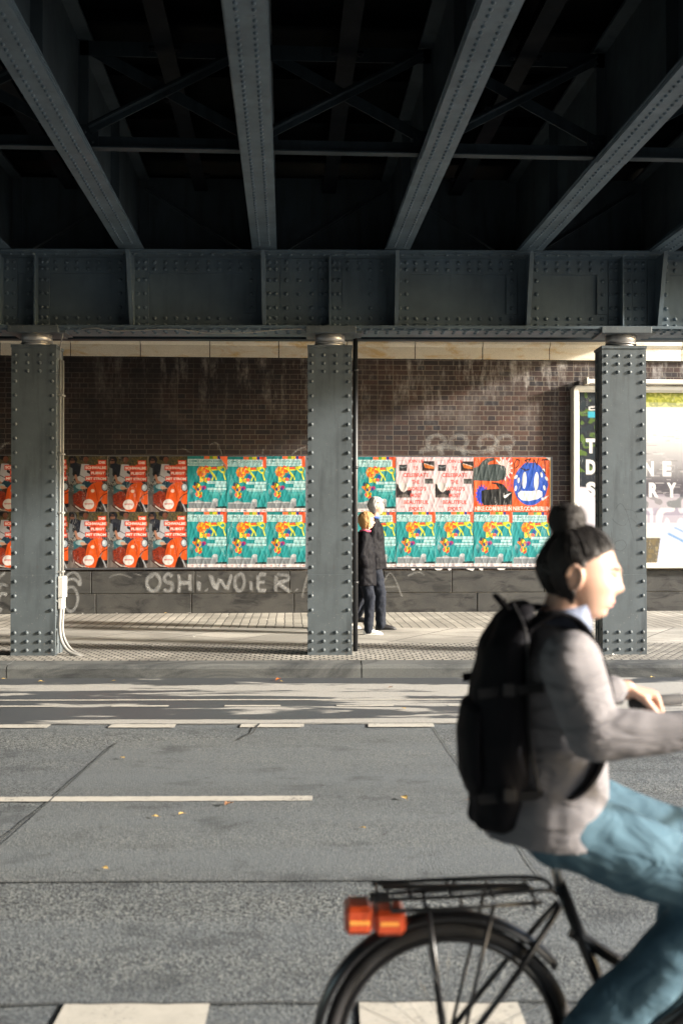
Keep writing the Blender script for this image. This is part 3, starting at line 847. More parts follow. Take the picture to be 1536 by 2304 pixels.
# stringers with clamps, mid bay
g = MB(); g.box(-.075, .075, -8, 11.66, 5.36, 5.376); g.box(-.006, .006, -8, 11.66, 5.3761, 5.60)
y = .2
while y < 11.5:
    g.box(-.13, .13, y-.03, y+.03, 5.377, 5.40)
    for s in (-1, 1): g.rivet((s*.108, y, 5.377), (0,0,-1), .02)
    y += 1.0
s0 = g.build('stringer', M['steel_stringer'], bridge)
for i in range(len(gxs)-1):
    o = s0 if i == 0 else s0.copy()
    if i: C.objects.link(o); o.parent = bridge
    o.location = (gxs[i]+.7255, 0, 0)
# deck troughs
g = MB(); y = -7.8
while y < 18:
    g.box(-19.3, XR+.3, y, y+.14, 5.60, 5.70); y += 1.0
g.box(-19.3, XR+.3, -10.3, 18.5, 5.70, 5.95)
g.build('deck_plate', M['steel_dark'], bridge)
g = MB(); g.box(XR+.301, XR+.35, -10.3, 18.5, 5.2, 6.6); g.build('parapet', M['steel_deck'], bridge)
g = MB(); g.box(-19.36, -19.301, -10.3, 18.5, 5.2, 6.6); g.build('parapet', M['steel_deck'], bridge)

# ------------------------------------------------------------------ printed sheets (posters, billboard): ink laid down as mesh colours
_tc = {}
def text_tris(txt, bold=.0):
    k = (txt, bold)
    if k in _tc: return _tc[k]
    cu = bpy.data.curves.new('lettering', 'FONT'); cu.body = txt; cu.offset = bold; cu.resolution_u = 4
    ob = bpy.data.objects.new('lettering', cu)
    C.objects.link(ob); bpy.context.view_layer.update()
    dg = bpy.context.evaluated_depsgraph_get()
    me = bpy.data.meshes.new_from_object(ob.evaluated_get(dg)); me.calc_loop_triangles()
    v = np.array([w.co[:2] for w in me.vertices]); t = np.array([list(q.vertices) for q in me.loop_triangles])
    bpy.data.objects.remove(ob); bpy.data.meshes.remove(me); bpy.data.curves.remove(cu)
    v = v - v.min(0); v = v/np.maximum(v.max(0), 1e-6)
    _tc[k] = (v, t); return _tc[k]
class Paint:
    def __init__(s, w, h, col, ss=3):
        s.w, s.h, s.ss = w, h, ss; s.a = np.empty((h*ss, w*ss, 3)); s.a[:] = col
        yy, xx = np.mgrid[0:h*ss, 0:w*ss]; s.X = (xx+.5)/(w*ss); s.Y = (yy+.5)/(h*ss)
    def _box(s, x0, y0, x1, y1):
        H_, W_ = s.a.shape[:2]
        return max(0, int(y0*H_)-1), min(H_, int(y1*H_)+2), max(0, int(x0*W_)-1), min(W_, int(x1*W_)+2)
    def put(s, b, m, col, al=1.0):
        y0, y1, x0, x1 = b
        r = s.a[y0:y1, x0:x1]; mm = (m*al)[..., None] if m.dtype != bool else (m.astype(float)*al)[..., None]
        s.a[y0:y1, x0:x1] = r*(1-mm)+np.array(col)*mm
    def poly(s, pts, col, al=1.0):
        P = np.array(pts, float); b = s._box(P[:,0].min(), P[:,1].min(), P[:,0].max(), P[:,1].max())
        X = s.X[b[0]:b[1], b[2]:b[3]]; Y = s.Y[b[0]:b[1], b[2]:b[3]]; ins = np.zeros(X.shape, bool); n = len(P)
        for i in range(n):
            x0, y0 = P[i]; x1, y1 = P[(i+1) % n]
            if y0 == y1: continue
            ins ^= ((y0 > Y) != (y1 > Y)) & (X < (x1-x0)*(Y-y0)/(y1-y0)+x0)
        s.put(b, ins, col, al)
    def rect(s, x0, y0, x1, y1, col, al=1.0): s.poly([(x0,y0),(x1,y0),(x1,y1),(x0,y1)], col, al)
    def ell(s, cx, cy, rx, ry, col, al=1.0, rot=0):
        m = max(rx, ry)*1.5; b = s._box(cx-m, cy-m, cx+m, cy+m); X = s.X[b[0]:b[1], b[2]:b[3]]-cx; Y = s.Y[b[0]:b[1], b[2]:b[3]]-cy
        c, q = math.cos(rot), math.sin(rot); s.put(b, ((X*c+Y*q)/rx)**2+((-X*q+Y*c)/ry)**2 < 1, col, al)
    def line(s, pts, w, col, al=1.0):
        for (x0, y0), (x1, y1) in zip(pts, pts[1:]):
            b = s._box(min(x0,x1)-w, min(y0,y1)-w, max(x0,x1)+w, max(y0,y1)+w); X = s.X[b[0]:b[1], b[2]:b[3]]; Y = s.Y[b[0]:b[1], b[2]:b[3]]
            d = ((x1-x0)**2+(y1-y0)**2) or 1e-9; t = np.clip(((X-x0)*(x1-x0)+(Y-y0)*(y1-y0))/d, 0, 1)
            s.put(b, (X-x0-t*(x1-x0))**2+(Y-y0-t*(y1-y0))**2 < (w/2)**2, col, al)
    def text(s, txt, x0, y0, x1, y1, col, bold=.02, al=1.0):
        v, t = text_tris(txt, bold)
        P = np.empty_like(v); P[:,0] = x0+v[:,0]*(x1-x0); P[:,1] = y1-v[:,1]*(y1-y0)
        b = s._box(x0, y0, x1, y1); X = s.X[b[0]:b[1], b[2]:b[3]]; Y = s.Y[b[0]:b[1], b[2]:b[3]]; m = np.zeros(X.shape, bool)
        for tri in t:
            a, c, d = P[tri]; q = s._box(min(a[0],c[0],d[0]), min(a[1],c[1],d[1]), max(a[0],c[0],d[0]), max(a[1],c[1],d[1]))
            sl = (slice(max(q[0]-b[0],0), q[1]-b[0]), slice(max(q[2]-b[2],0), q[3]-b[2])); xx = X[sl]; yy = Y[sl]
            e = lambda p, r_: (r_[0]-p[0])*(yy-p[1])-(r_[1]-p[1])*(xx-p[0])
            e1, e2, e3 = e(a, c), e(c, d), e(d, a); m[sl] |= ((e1 >= 0) & (e2 >= 0) & (e3 >= 0)) | ((e1 <= 0) & (e2 <= 0) & (e3 <= 0))
        s.put(b, m, col, al)
    def blotch(s, b, cols, sc, seed, al=1.0, thr=0.0):
        rn = np.random.RandomState(seed); y0, y1, x0, x1 = s._box(*b)
        hh, ww = y1-y0, x1-x0; gy, gx = max(2, int(hh/sc)+2), max(2, int(ww/sc)+2)
        gq = rn.rand(gy, gx); yy = np.linspace(0, gy-1.001, hh); xx = np.linspace(0, gx-1.001, ww)
        iy = yy.astype(int); ix = xx.astype(int); fy = (yy-iy)[:,None]; fx = (xx-ix)[None]
        n = gq[iy][:,ix]*(1-fy)*(1-fx)+gq[iy+1][:,ix]*fy*(1-fx)+gq[iy][:,ix+1]*(1-fy)*fx+gq[iy+1][:,ix+1]*fy*fx
        k = np.clip((n*len(cols)).astype(int), 0, len(cols)-1); c = np.array(cols)[k]
        m = (n > thr).astype(float)[..., None]*al; s.a[y0:y1, x0:x1] = s.a[y0:y1, x0:x1]*(1-m)+c*m
    def done(s):
        return s.a.reshape(s.h, s.ss, s.w, s.ss, 3).mean((1, 3))
def c8(r, g, b): return tuple(((x/255)**2.2)*.66 for x in (r, g, b))
def sheet_mesh(name, img, W_, H_, mat, curl=.0, seed=0):
    h, w = img.shape[:2]
    xs_ = np.linspace(0, W_, w); zs = np.linspace(H_, 0, h); X, Z = np.meshgrid(xs_, zs)
    Y = np.zeros_like(X)
    if curl:
        rn = random.Random(seed)
        for k in range(9):
            a = rn.uniform(-.5, .5); p = rn.uniform(0, 6); fr = rn.uniform(14, 60)
            Y -= curl*(.5+.5*np.sin((X+a*Z)*fr+p))**6*rn.random()
    v = np.stack([X, Y, Z], -1).reshape(-1, 3)
    i = np.arange((h-1)*(w-1)); r = i//(w-1); c = i % (w-1); a = r*w+c
    f = np.stack([a, a+w, a+w+1, a+1], 1)
    me = bpy.data.meshes.new(name); me.vertices.add(len(v)); me.vertices.foreach_set('co', v.ravel())
    me.loops.add(f.size); me.loops.foreach_set('vertex_index', f.ravel()); me.polygons.add(len(f))
    me.polygons.foreach_set('loop_start', np.arange(0, f.size, 4)); me.polygons.foreach_set('use_smooth', np.ones(len(f), bool))
    at = me.color_attributes.new('ink', 'FLOAT_COLOR', 'POINT')
    at.data.foreach_set('color', np.concatenate([img.reshape(-1, 3), np.ones((h*w, 1))], 1).astype(np.float32).ravel())
    me.update(); me.materials.append(mat); return me
def print_mat(name, rough=.6, crease=.5):
    t = NT(name); a = t.n.new('ShaderNodeAttribute'); a.attribute_name = 'ink'
    oi = t.n.new('ShaderNodeObjectInfo'); v = t.n.new('ShaderNodeVectorMath'); v.operation = 'ADD'
    t.link(t.tc.outputs['Object'], v.inputs[0]); t.link(t.comb(t.math('MULTIPLY', oi.outputs['Random'], 37.0), 0.0, t.math('MULTIPLY', oi.outputs['Random'], 11.0)), v.inputs[1])
    mp = t.n.new('ShaderNodeMapping'); t.link(v.outputs[0], mp.inputs[0]); mp.inputs['Scale'].default_value = (4.2, 1, .8); mp.inputs['Rotation'].default_value = (0, R(8), 0)
    n = t.noise(mp.outputs[0], 3.2, 4, .6, .4)
    ridge = t.ramp(t.math('ABSOLUTE', t.math('SUBTRACT', n, .5)), [(0, 1), (.014, 0)])
    gate = t.ramp(t.noise(v.outputs[0], 3.0, 2), [(.5, 0), (.62, 1)])
    cr = t.math('MULTIPLY', t.math('MULTIPLY', ridge, gate), crease)
    c = t.mix(cr, a.outputs['Color'], (.55, .54, .52))
    fade = t.noise(v.outputs[0], 9, 4)
    c = t.mix(t.ramp(fade, [(.55, 0), (.85, .15)]), c, (.30, .30, .29))
    b = t.bump(t.math('ADD', n, t.math('MULTIPLY', ridge, .3)), .16, .010); b = t.bump(t.noise(v.outputs[0], 14, 4), .12, .006, b)
    return t.fin(c, rough, b, None, .3)
M['print'] = print_mat('printed_paper', .6, .38)
M['bigprint'] = print_mat('billboard_paper', .5, .25)
PW, PH = .62, .878
RW, RH = 112, 160
ORG = c8(226, 84, 38); WHT = c8(232, 224, 220)
def scooter():
    p = Paint(RW, RH, c8(92, 92, 90))
    p.blotch((0, 0, 1, .3), [c8(40,42,40), c8(90,80,44), c8(60,62,60), c8(110,92,44), c8(30,34,36)], 9, 3)
    p.blotch((0, .3, 1, .62), [c8(96,98,98), c8(60,58,60), c8(140,136,130), c8(40,42,46)], 14, 4)
    p.rect(0, .72, 1, 1, c8(128,116,110)); p.blotch((0, .72, 1, 1), [c8(150,138,130), c8(96,88,84)], 30, 5, .6)
    # pillion rider
    p.ell(.13, .07, .11, .075, c8(24,24,28)); p.ell(.12, .10, .06, .05, c8(120,84,70)); p.rect(.06, .065, .19, .085, c8(18,18,22))
    p.poly([(.06,.14),(.22,.12),(.36,.17),(.30,.30),(.20,.36),(.10,.34)], c8(28,32,44)); p.poly([(.04,.2),(.12,.22),(.14,.46),(.05,.46)], c8(110,116,120))
    p.ell(.19, .32, .07, .045, c8(22,22,28))
    # driver
    p.ell(.40, .035, .12, .05, c8(26,24,26)); p.ell(.45, .065, .065, .05, c8(112,70,54)); p.rect(.42, .10, .48, .16, c8(104,66,52))
    p.poly([(.28,.17),(.36,.145),(.52,.15),(.56,.20),(.55,.36),(.50,.47),(.26,.48),(.24,.36)], c8(186,184,190))
    p.poly([(.26,.17),(.34,.15),(.30,.36),(.22,.38)], c8(30,34,46)); p.line([(.28,.34),(.44,.40),(.5,.43)], .012, c8(60,60,66))
    p.line([(.20,.36),(.24,.46),(.34,.50)], .055, c8(176,124,100)); p.line([(.50,.28),(.58,.31)], .05, c8(40,40,44))
    p.poly([(.42,.44),(.66,.50),(.60,.56),(.40,.60),(.32,.52)], c8(34,66,84))
    p.poly([(.14,.53),(.30,.49),(.44,.56),(.38,.60),(.30,.66),(.16,.66)], c8(48,96,104)); p.ell(.32, .55, .12, .045, c8(150,176,178))
    p.ell(.42, .585, .11, .035, c8(196,148,122), 1, .3); p.poly([(.36,.60),(.50,.58),(.48,.84),(.42,.92),(.36,.86)], c8(70,38,26))
    # scooter
    p.poly([(.12,.70),(.30,.62),(.44,.66),(.46,.95),(.30,.93),(.14,.86)], c8(132,44,18)); p.blotch((.14,.68,.44,.92), [c8(120,36,16), c8(150,52,20), c8(90,30,18)], 14, 8, .6)
    p.poly([(.50,.58),(.60,.50),(.78,.46),(.94,.50),(1,.60),(1,.68),(.88,.70),(.80,.78),(.76,.84),(.70,.99),(.44,1.0),(.44,.84),(.46,.70)], c8(224,88,26))
    p.line([(.66,.52),(.70,.62),(.74,.80)], .012, c8(140,44,14)); p.poly([(.82,.80),(.88,.70),(1,.68),(1,.86),(.88,.87)], c8(226,90,28)); p.line([(.80,.76),(.88,.70),(1,.66)], .014, c8(60,26,14))
    p.poly([(.76,.82),(.82,.80),(.90,.94),(.90,1),(.68,1)], c8(26,20,20)); p.line([(.88,.87),(.96,1)], .025, c8(176,182,190)); p.poly([(.9,.86),(1,.86),(1,.92),(.94,.93)], c8(30,28,34))
    p.blotch((0, 0, .98, 1), [c8(20,18,20), c8(60,40,34)], 16, 77, .55, .66) if False else None
    p.poly([(0,.62),(.14,.66),(.16,.84),(.34,.95),(.2,1),(0,1)], c8(70,62,60), .55)
    p.ell(.92, .56, .085, .075, c8(40,44,54)); p.ell(.915, .56, .065, .06, c8(186,196,206)); p.ell(.90, .55, .03, .03, c8(230,236,240))
    p.ell(.62, .625, .045, .03, c8(232,200,180)); p.line([(.20,.90),(.34,.97),(.52,1.0)], .02, c8(210,196,184)); p.line([(.12,.88),(.30,.985),(.5,1.0)], .02, c8(60,24,18))
    p.ell(.52, .865, .135, .092, c8(232,222,216)); p.text('emmy', .42, .845, .63, .885, c8(206,70,60), .02)
    for txt, x0, y0, x1 in (('DIE', .77, .075, .93), ('SCHWALBE', .44, .17, .95), ('FLIEGT', .58, .265, .92), ('MIT STROM', .46, .365, .95)):
        p.rect(x0-.02, y0, x1+.02, y0+.085, c8(230,72,40)); p.text(txt, x0, y0+.02, x1, y0+.065, c8(255,235,225), .04)
    for y in (.155, .25, .345): p.rect(.70, y, .92, y+.03, c8(226,80,48))
    p.rect(.55, .455, .85, .475, c8(226,84,52))
    p.rect(0, 0, .012, 1, c8(190,180,170)); return p.done()
def teal():
    T = c8(36, 146, 148); p = Paint(RW, RH, T)
    p.rect(0, 0, 1, .055, c8(24,128,128)); p.rect(.42, 0, 1, .055, c8(232,96,52))
    for x, c in ((.45, c8(236,120,60)), (.55, c8(96,150,50)), (.65, c8(214,206,50)), (.76, c8(34,60,140)), (.82, c8(220,70,40))): p.rect(x, 0, x+.09, .055, c)
    p.rect(.90, 0, 1, .20, c8(236,92,48))
    p.rect(.01, .055, .90, .125, c8(196,226,226)); p.text('DEMO GEGEN HASS', .05, .068, .86, .113, c8(20,120,122), .02)
    p.rect(.01, .135, .90, .175, c8(200,228,228))
    for i in range(22): p.rect(.05+i*.037, .146, .05+i*.037+.024, .165, c8(60,150,150))
    rr = random.Random(2)
    cols = [c8(240,110,40), c8(246,176,30), c8(232,80,40), c8(226,120,40), c8(244,150,40), c8(70,150,60), c8(240,90,70), c8(236,220,60)]
    def cloud(cx, cy, rx, ry, n, s0, s1, w=None):
        for _ in range(n):
            a = rr.uniform(0, 6.28); q = math.sqrt(rr.random()); p.ell(cx+rx*q*math.cos(a), cy+ry*q*math.sin(a), rr.uniform(s0, s1), rr.uniform(s0, s1)*.7, rr.choice(w or cols), 1, rr.uniform(0, 3))
    cloud(.36, .30, .11, .10, 60, .018, .04, cols[:5]); cloud(.46, .24, .11, .05, 34, .018, .04, cols[:3]); cloud(.40, .43, .10, .05, 16, .02, .04, [cols[5], cols[7], cols[1]])
    p.ell(.57, .36, .05, .035, c8(30,70,150)); p.ell(.53, .42, .05, .03, cols[6])
    cloud(.26, .56, .10, .06, 26, .02, .045); p.ell(.42, .565, .055, .035, c8(176,50,110)); p.ell(.40, .59, .03, .03, c8(70,50,130)); p.ell(.19, .50, .03, .04, c8(30,60,90)); p.ell(.27, .60, .03, .03, c8(26,50,110))
    cloud(.30, .69, .07, .05, 18, .02, .04); p.line([(.26,.47),(.30,.50)], .02, c8(40,80,40)); p.ell(.10, .64, .04, .055, c8(120,160,164)); p.ell(.13, .70, .05, .05, c8(60,130,136), .8)
    Yl = c8(222, 218, 44)
    p.line([(.47,.22),(.58,.25),(.74,.245),(.86,.215)], .024, Yl); p.line([(.56,.25),(.64,.32),(.70,.37),(.72,.42)], .030, Yl); p.line([(.60,.30),(.66,.36),(.62,.43)], .026, Yl); p.ell(.56, .21, .035, .025, Yl)
    p.poly([(.58,.20),(.72,.19),(.74,.235),(.60,.24)], c8(232,84,44)); p.line([(.80,.20),(.88,.19),(.95,.23),(.93,.30),(.86,.29),(.79,.24)], .026, Yl); p.line([(.90,.28),(.92,.36),(.95,.42)], .028, Yl); p.ell(.77, .205, .03, .02, Yl)
    for x0, y0, x1, h in ((.50, .455, .98, .04), (.70, .51, .98, .045), (.50, .572, .98, .036)):
        p.rect(x0, y0, x1, y0+h, c8(206,230,230)); n = int((x1-x0)/.035)
        for i in range(n): p.rect(x0+.01+i*.035, y0+.01, x0+.01+i*.035+.022, y0+h-.008, c8(120,186,188))
    p.rect(.54, .622, .92, .636, c8(150,206,206)); p.rect(.55, .65, .94, .70, c8(70,166,164)); p.rect(.57, .705, .88, .73, c8(60,158,156))
    G = c8(140, 146, 150); p.rect(.03, .84, .74, .94, G); p.rect(.04, .825, .60, .842, c8(186,190,192)); p.poly([(.14,.825),(.28,.79),(.42,.825)], c8(150,156,160)); p.rect(.62, .79, .76, .94, c8(150,156,160)); p.ell(.70, .79, .06, .03, c8(186,190,192))
    for i in range(20): p.rect(.06+i*.034, .85, .06+i*.034+.012, .935, c8(96,104,110))
    for i in range(9): p.ell(.75+rr.random()*.24, .91+rr.random()*.03, .04, .018, c8(20,50,50))
    p.rect(0, .94, 1, 1, c8(226,214,214))
    for x, c in ((.1, c8(200,120,120)), (.27, c8(80,150,170)), (.42, c8(70,60,120)), (.9, c8(200,70,60))): p.rect(x, .965, x+.07, .978, c)
    p.rect(.985, 0, 1, 1, c8(150,196,196), .5); return p.done()
def pink():
    P_ = c8(226, 198, 202); p = Paint(RW, RH, P_); rd = c8(226, 84, 72); K = c8(34, 30, 34)
    p.rect(.08, .14, .28, .255, c8(46,50,54)); p.line([(.1,.18),(.2,.20),(.26,.17)], .02, c8(110,116,120)); p.line([(.12,.23),(.22,.21)], .03, K)
    p.rect(.66, .075, .99, .25, K); p.poly([(.70,.12),(.99,.17),(.99,.215),(.74,.20)], c8(206,116,52)); p.line([(.72,.115),(.95,.165)], .012, c8(226,206,190)); p.poly([(.70,.22),(.99,.22),(.99,.25),(.70,.25)], c8(90,56,40))
    p.rect(.73, .39, .95, .485, c8(96,96,94)); p.rect(.75, .40, .92, .43, c8(60,62,60)); p.poly([(.80,.44),(.86,.44),(.84,.485)], c8(40,42,40))
    p.rect(.01, .47, .40, .74, c8(222,212,208)); p.poly([(.01,.48),(.06,.50),(.08,.56),(.14,.62),(.2,.645),(.28,.60),(.40,.585),(.40,.74),(.01,.74)], K); p.poly([(.06,.70),(.2,.66),(.34,.70),(.38,.74),(.04,.74)], c8(96,88,84))
    for i, (txt, x0, x1) in enumerate((('JOIN US', .30, .70), ('TO', .44, .56), ('CELEBRATE', .18, .83), ('THE', .40, .60), ("WORLD'S", .28, .76), ('MOST', .37, .66), ('BEAUTIFUL', .20, .83), ('SPORT', .33, .68))):
        y = .045+i*.123; p.text(txt, x0, y, x1, y+.075, rd, .035)
    p.rect(.06, .065, .24, .07, c8(150,120,124)); 
    for y in (.89, .905, .92): p.rect(.10, y, .22, y+.005, c8(150,120,124))
    p.rect(.975, 0, 1, 1, c8(236,222,220)); return p.done()
def swoosh(p, x, y, w, col):
    p.poly([(x,y),(x+.03*w,y-.25*w),(x+.10*w,y-.30*w),(x+.07*w,y-.12*w),(x+.16*w,y-.08*w),(x+w,y-.33*w),(x+.25*w,y+.14*w),(x+.08*w,y+.14*w)], col)
def hands():
    O = c8(236, 96, 44); p = Paint(RW, RH, O); K = c8(26, 28, 30); G = c8(64, 76, 76)
    p.blotch((.72, .02, 1, .62), [O, O, c8(200,80,90), c8(120,60,140)], 9, 6, .8, .45)
    for i in range(26):
        a = i/26*6.283; r_ = .17 if i % 2 else .24; p.poly([(.78,.20),(.78+r_*math.cos(a-.08)*1.0,.20+r_*.85*math.sin(a-.08)),(.78+r_*1.15*math.cos(a),.20+r_*.98*math.sin(a)),(.78+r_*math.cos(a+.08),.20+r_*.85*math.sin(a+.08))], c8(236,226,222))
    p.poly([(.0,.20),(.12,.18),(.22,.08),(.34,.02),(.52,.01),(.54,.05),(.40,.09),(.36,.13),(.62,.125),(.78,.16),(.84,.22),(.84,.34),(.78,.40),(.62,.44),(.3,.435),(.0,.43)], G)
    p.blotch((.02, .16, .80, .42), [c8(44,54,56), c8(76,88,88), c8(56,66,66)], 5, 9, .55)
    for i in range(30):
        a = i/30*6.283; r_ = .11 if i % 2 else .155; p.poly([(.22,.69),(.22+r_*math.cos(a-.1),.69+r_*1.1*math.sin(a-.1)),(.22+r_*1.15*math.cos(a),.69+r_*1.3*math.sin(a)),(.22+r_*math.cos(a+.1),.69+r_*1.1*math.sin(a+.1))], c8(46,66,190))
    p.ell(.2, .69, .12, .15, c8(40,62,190))
    p.poly([(.20,.62),(.30,.59),(.66,.575),(.58,.50),(.46,.48),(.47,.46),(.62,.465),(.76,.50),(.84,.56),(.88,.61),(1,.64),(1,.87),(.26,.88),(.20,.80)], K)
    swoosh(p, .765, .715, .22, c8(240,238,236)); p.rect(.66, .52, .69, .87, c8(120,120,116), .5); p.rect(.475, .6, .49, .87, c8(70,72,72), .5)
    p.text('NIKE.COM/BERLIN', .03, .90, .98, .975, c8(244,222,212), .03); return p.done()
def face():
    O = c8(238, 98, 46); p = Paint(RW, RH, O); B = c8(38, 84, 184); Wt = c8(240, 236, 232)
    p.ell(.47, .50, .43, .38, B); p.poly([(.25,.16),(.35,.10),(.62,.10),(.74,.17),(.88,.34),(.94,.5),(.86,.7),(.70,.82),(.5,.86),(.3,.84),(.12,.68),(.06,.5),(.12,.34)], B)
    p.ell(.32, .42, .055, .155, Wt, 1, .06); p.ell(.63, .44, .06, .165, Wt, 1, .06)
    p.poly([(.15,.66),(.22,.615),(.5,.62),(.70,.60),(.78,.63),(.78,.71),(.66,.765),(.42,.80),(.26,.785),(.16,.72)], Wt)
    for x, y, r_ in ((.10,.36,1.0), (.17,.42,.1), (.10,.57,.3), (.83,.245,-.8), (.76,.32,-.4), (.89,.39,-.8), (.84,.56,-.4)): p.ell(x, y, .028, .05, Wt, 1, r_)
    swoosh(p, .76, .76, .20, Wt)
    for pts in ([(.05,.30),(.06,.12),(.12,.04),(.20,.06),(.17,.15),(.10,.20)], [(.24,.20),(.36,.24),(.44,.22)], [(.40,.10),(.34,.06),(.48,.03),(.36,.14)], [(.54,.18),(.56,.04),(.64,.14),(.68,.03)], [(.76,.05),(.92,.04),(.84,.04),(.86,.30),(.80,.24)]): p.line(pts, .024, c8(40,22,20))
    p.poly([(.86,0),(1,0),(1,.09),(.95,.05)], c8(236,228,222)); p.rect(.975, .04, 1, .9, c8(226,196,110))
    p.text('NIKE.COM/BERLIN', .03, .90, .98, .975, c8(244,222,212), .03); return p.done()
meshes = {}
for nm, fn in (('scooter', scooter), ('teal', teal), ('pink', pink), ('hands', hands), ('face', face)):
    meshes[nm] = sheet_mesh(nm+'_poster', fn(), PW, PH, M['print'], .0022, hash(nm) % 7 if False else len(nm))
posters = []
ordn = ['leftmost', 'second', 'third', 'fourth', 'fifth']
PG = {'scooter': 'orange scooter posters', 'teal': 'teal flower posters', 'pink': 'pink sport posters', 'hands': 'orange posters', 'face': 'orange posters'}
LB = {
 ('L','scooter',0,0): 'orange scooter poster in the top row, beyond the left picture edge behind the left column', ('L','scooter',0,1): 'orange scooter poster in the top row, mostly hidden behind the left column',
 ('L','scooter',0,2): 'orange scooter poster in the top row, first clear one right of the left column', ('L','scooter',0,3): 'orange scooter poster in the top row, between two other scooter posters', ('L','scooter',0,4): 'orange scooter poster in the top row, touching the teal posters',
 ('L','scooter',1,0): 'orange scooter poster in the bottom row, beyond the left picture edge behind the left column', ('L','scooter',1,1): 'orange scooter poster in the bottom row, mostly hidden behind the left column',
 ('L','scooter',1,2): 'orange scooter poster in the bottom row, first clear one right of the left column', ('L','scooter',1,3): 'orange scooter poster in the bottom row, between two other scooter posters', ('L','scooter',1,4): 'orange scooter poster in the bottom row, touching the teal posters',
 ('L','teal',0,0): 'teal poster with a torn corner flap, top row beside the scooter posters', ('L','teal',0,1): 'teal poster in the middle of the top row left of the middle column', ('L','teal',0,2): 'teal poster in the top row touching the middle column on its left side',
 ('L','teal',1,0): 'teal poster in the bottom row beside the scooter posters', ('L','teal',1,1): 'teal poster in the middle of the bottom row left of the middle column', ('L','teal',1,2): 'teal poster in the bottom row touching the middle column on its left side',
 ('R','teal',0,0): 'teal poster above the couple, left of the pink posters', ('R','pink',0,1): 'left one of the two pink posters with red lettering', ('R','pink',0,2): 'right one of the two pink posters, beside the orange glove poster',
 ('R','hands',0,3): 'orange poster with a grey fist and a black glove', ('R','face',0,4): 'orange poster with a blue round face and black scribbles',
 ('R','teal',1,0): 'teal poster behind the couple, partly covered by the man', ('R','teal',1,1): 'teal poster under the left pink poster', ('R','teal',1,2): 'teal poster under the right pink poster', ('R','teal',1,3): 'teal poster under the orange glove poster', ('R','teal',1,4): 'teal poster under the blue face, partly behind the cyclist’s head'}
def put_poster(side, kind, row, col, x, seed):
    r_ = random.Random(seed)
    o = bpy.data.objects.new(kind+'_poster' if kind not in ('hands', 'face') else {'hands': 'glove_poster', 'face': 'face_poster'}[kind], meshes[kind]); C.objects.link(o)
    z = 2.625-PH if row == 0 else 1.742-PH
    base = WY-.044 if row else WY-.036
    o.location = (x+r_.uniform(-.004, .004), base-.003*(col % 2)-.001*row, z+r_.uniform(-.006, .006)); o.rotation_euler = (0, R(r_.uniform(-.35, .35)), 0)
    o.scale = (1.012, 1, 1.0)
    tag(o, LB[(side, kind, row, col)], 'poster', PG[kind]); posters.append(o); return o
sd = 0
# the hoarding board the posters are pasted on
for (xa, xb_, nm) in ((-4.72, .36, 'long poster board on the brick wall left of the middle column'), (1.10, 4.30, 'poster board on the brick wall right of the middle column')):
    g = MB(); g.cbox(xa, xb_, WY-.034, WY-.0045, .835, 2.640, .004)
    tag(g.build('poster_board', simple('board_grey', (.10, .105, .12), .8), None), nm, 'board', 'poster boards')
for row in (0, 1):
    for k in range(5): sd += 1; put_poster('L', 'scooter', row, k, -1.559-.622*(5-k), sd)
    for k in range(3): sd += 1; put_poster('L', 'teal', row, k, -1.559+.624*k, sd)
    for k in range(5):
        sd += 1; kind = ('teal', 'pink', 'pink', 'hands', 'face')[k] if row == 0 else 'teal'
        put_poster('R', kind, row, k, 1.133+.626*k, sd)
flapm = simple('blank_paper', (.62, .60, .58), .7, .1)
tp = [o for o in posters if o['label'].startswith('teal poster with a torn')][0]
g = MB(); g.add([(.50,-.012,.87),(.61,-.030,.72),(.622,-.012,.66)], [(0,1,2)]); g.add([(.50,-.013,.872),(.622,-.013,.872),(.622,-.014,.66),(.58,-.013,.76)], [(0,1,2,3)], 1)
g.build('torn_flap', [flapm, simple('orange_print', (.70, .12, .03), .7)], tp)
# torn paper scraps below the right group
g = MB(); r_ = random.Random(4); x = 2.0
while x < 3.6:
    w = r_.uniform(.04, .16); g.add([(x, WY-.037, .835+.0), (x+w, WY-.037, .835), (x+w*.8, WY-.037, .815-r_.random()*.02), (x+w*.3, WY-.037, .80+r_.random()*.02)], [(3,2,1,0)]); x += w+r_.uniform(.02, .25)
rel(g.build('paper_scraps', flapm, wall), wall)

# ------------------------------------------------------------------ framed billboard
M['frame'] = simple('cream_enamel_frame', (.66, .63, .56), .4, .12, 3)
bb = tag(empty('framed_billboard', (4.60, WY, .83)), 'large billboard in a cream metal frame, bright landscape picture with white letters', 'billboard')
BX0, BX1, BZa, BZb, BD = 4.60, 8.55, .83, 3.79, .15
def pr_rect(x0, x1, z0, z1, r_, n=6):
    P = []
    for (cx, cz, a0) in ((x1-r_, z1-r_, 0), (x0+r_, z1-r_, 90), (x0+r_, z0+r_, 180), (x1-r_, z0+r_, 270)):
        for k in range(n+1): t = R(a0+90*k/n); P.append((cx+r_*math.cos(t), cz+r_*math.sin(t)))
    return P
g = MB()
prof = [(.0, 0), (.0, -BD+.03), (.02, -BD), (.075, -BD), (.095, -BD+.03), (.11, -BD+.04), (.11, -.02)]
loops = []
for (ins, dy) in prof:
    P = pr_rect(BX0+ins, BX1-ins, BZa+ins*.85, BZb-ins, max(.012, .09-ins)); loops.append([(p[0], WY-.001+dy if dy == 0 else WY+dy, p[1]) for p in P])
n = len(loops[0]); vs = [v for L_ in loops for v in L_]; fs = []
for i in range(len(loops)-1):
    for j in range(n): fs.append((i*n+j, (i+1)*n+j, (i+1)*n+(j+1) % n, i*n+(j+1) % n))
g.add(vs, fs, 0, False)
rel(g.build('frame', M['frame'], bb), bb)
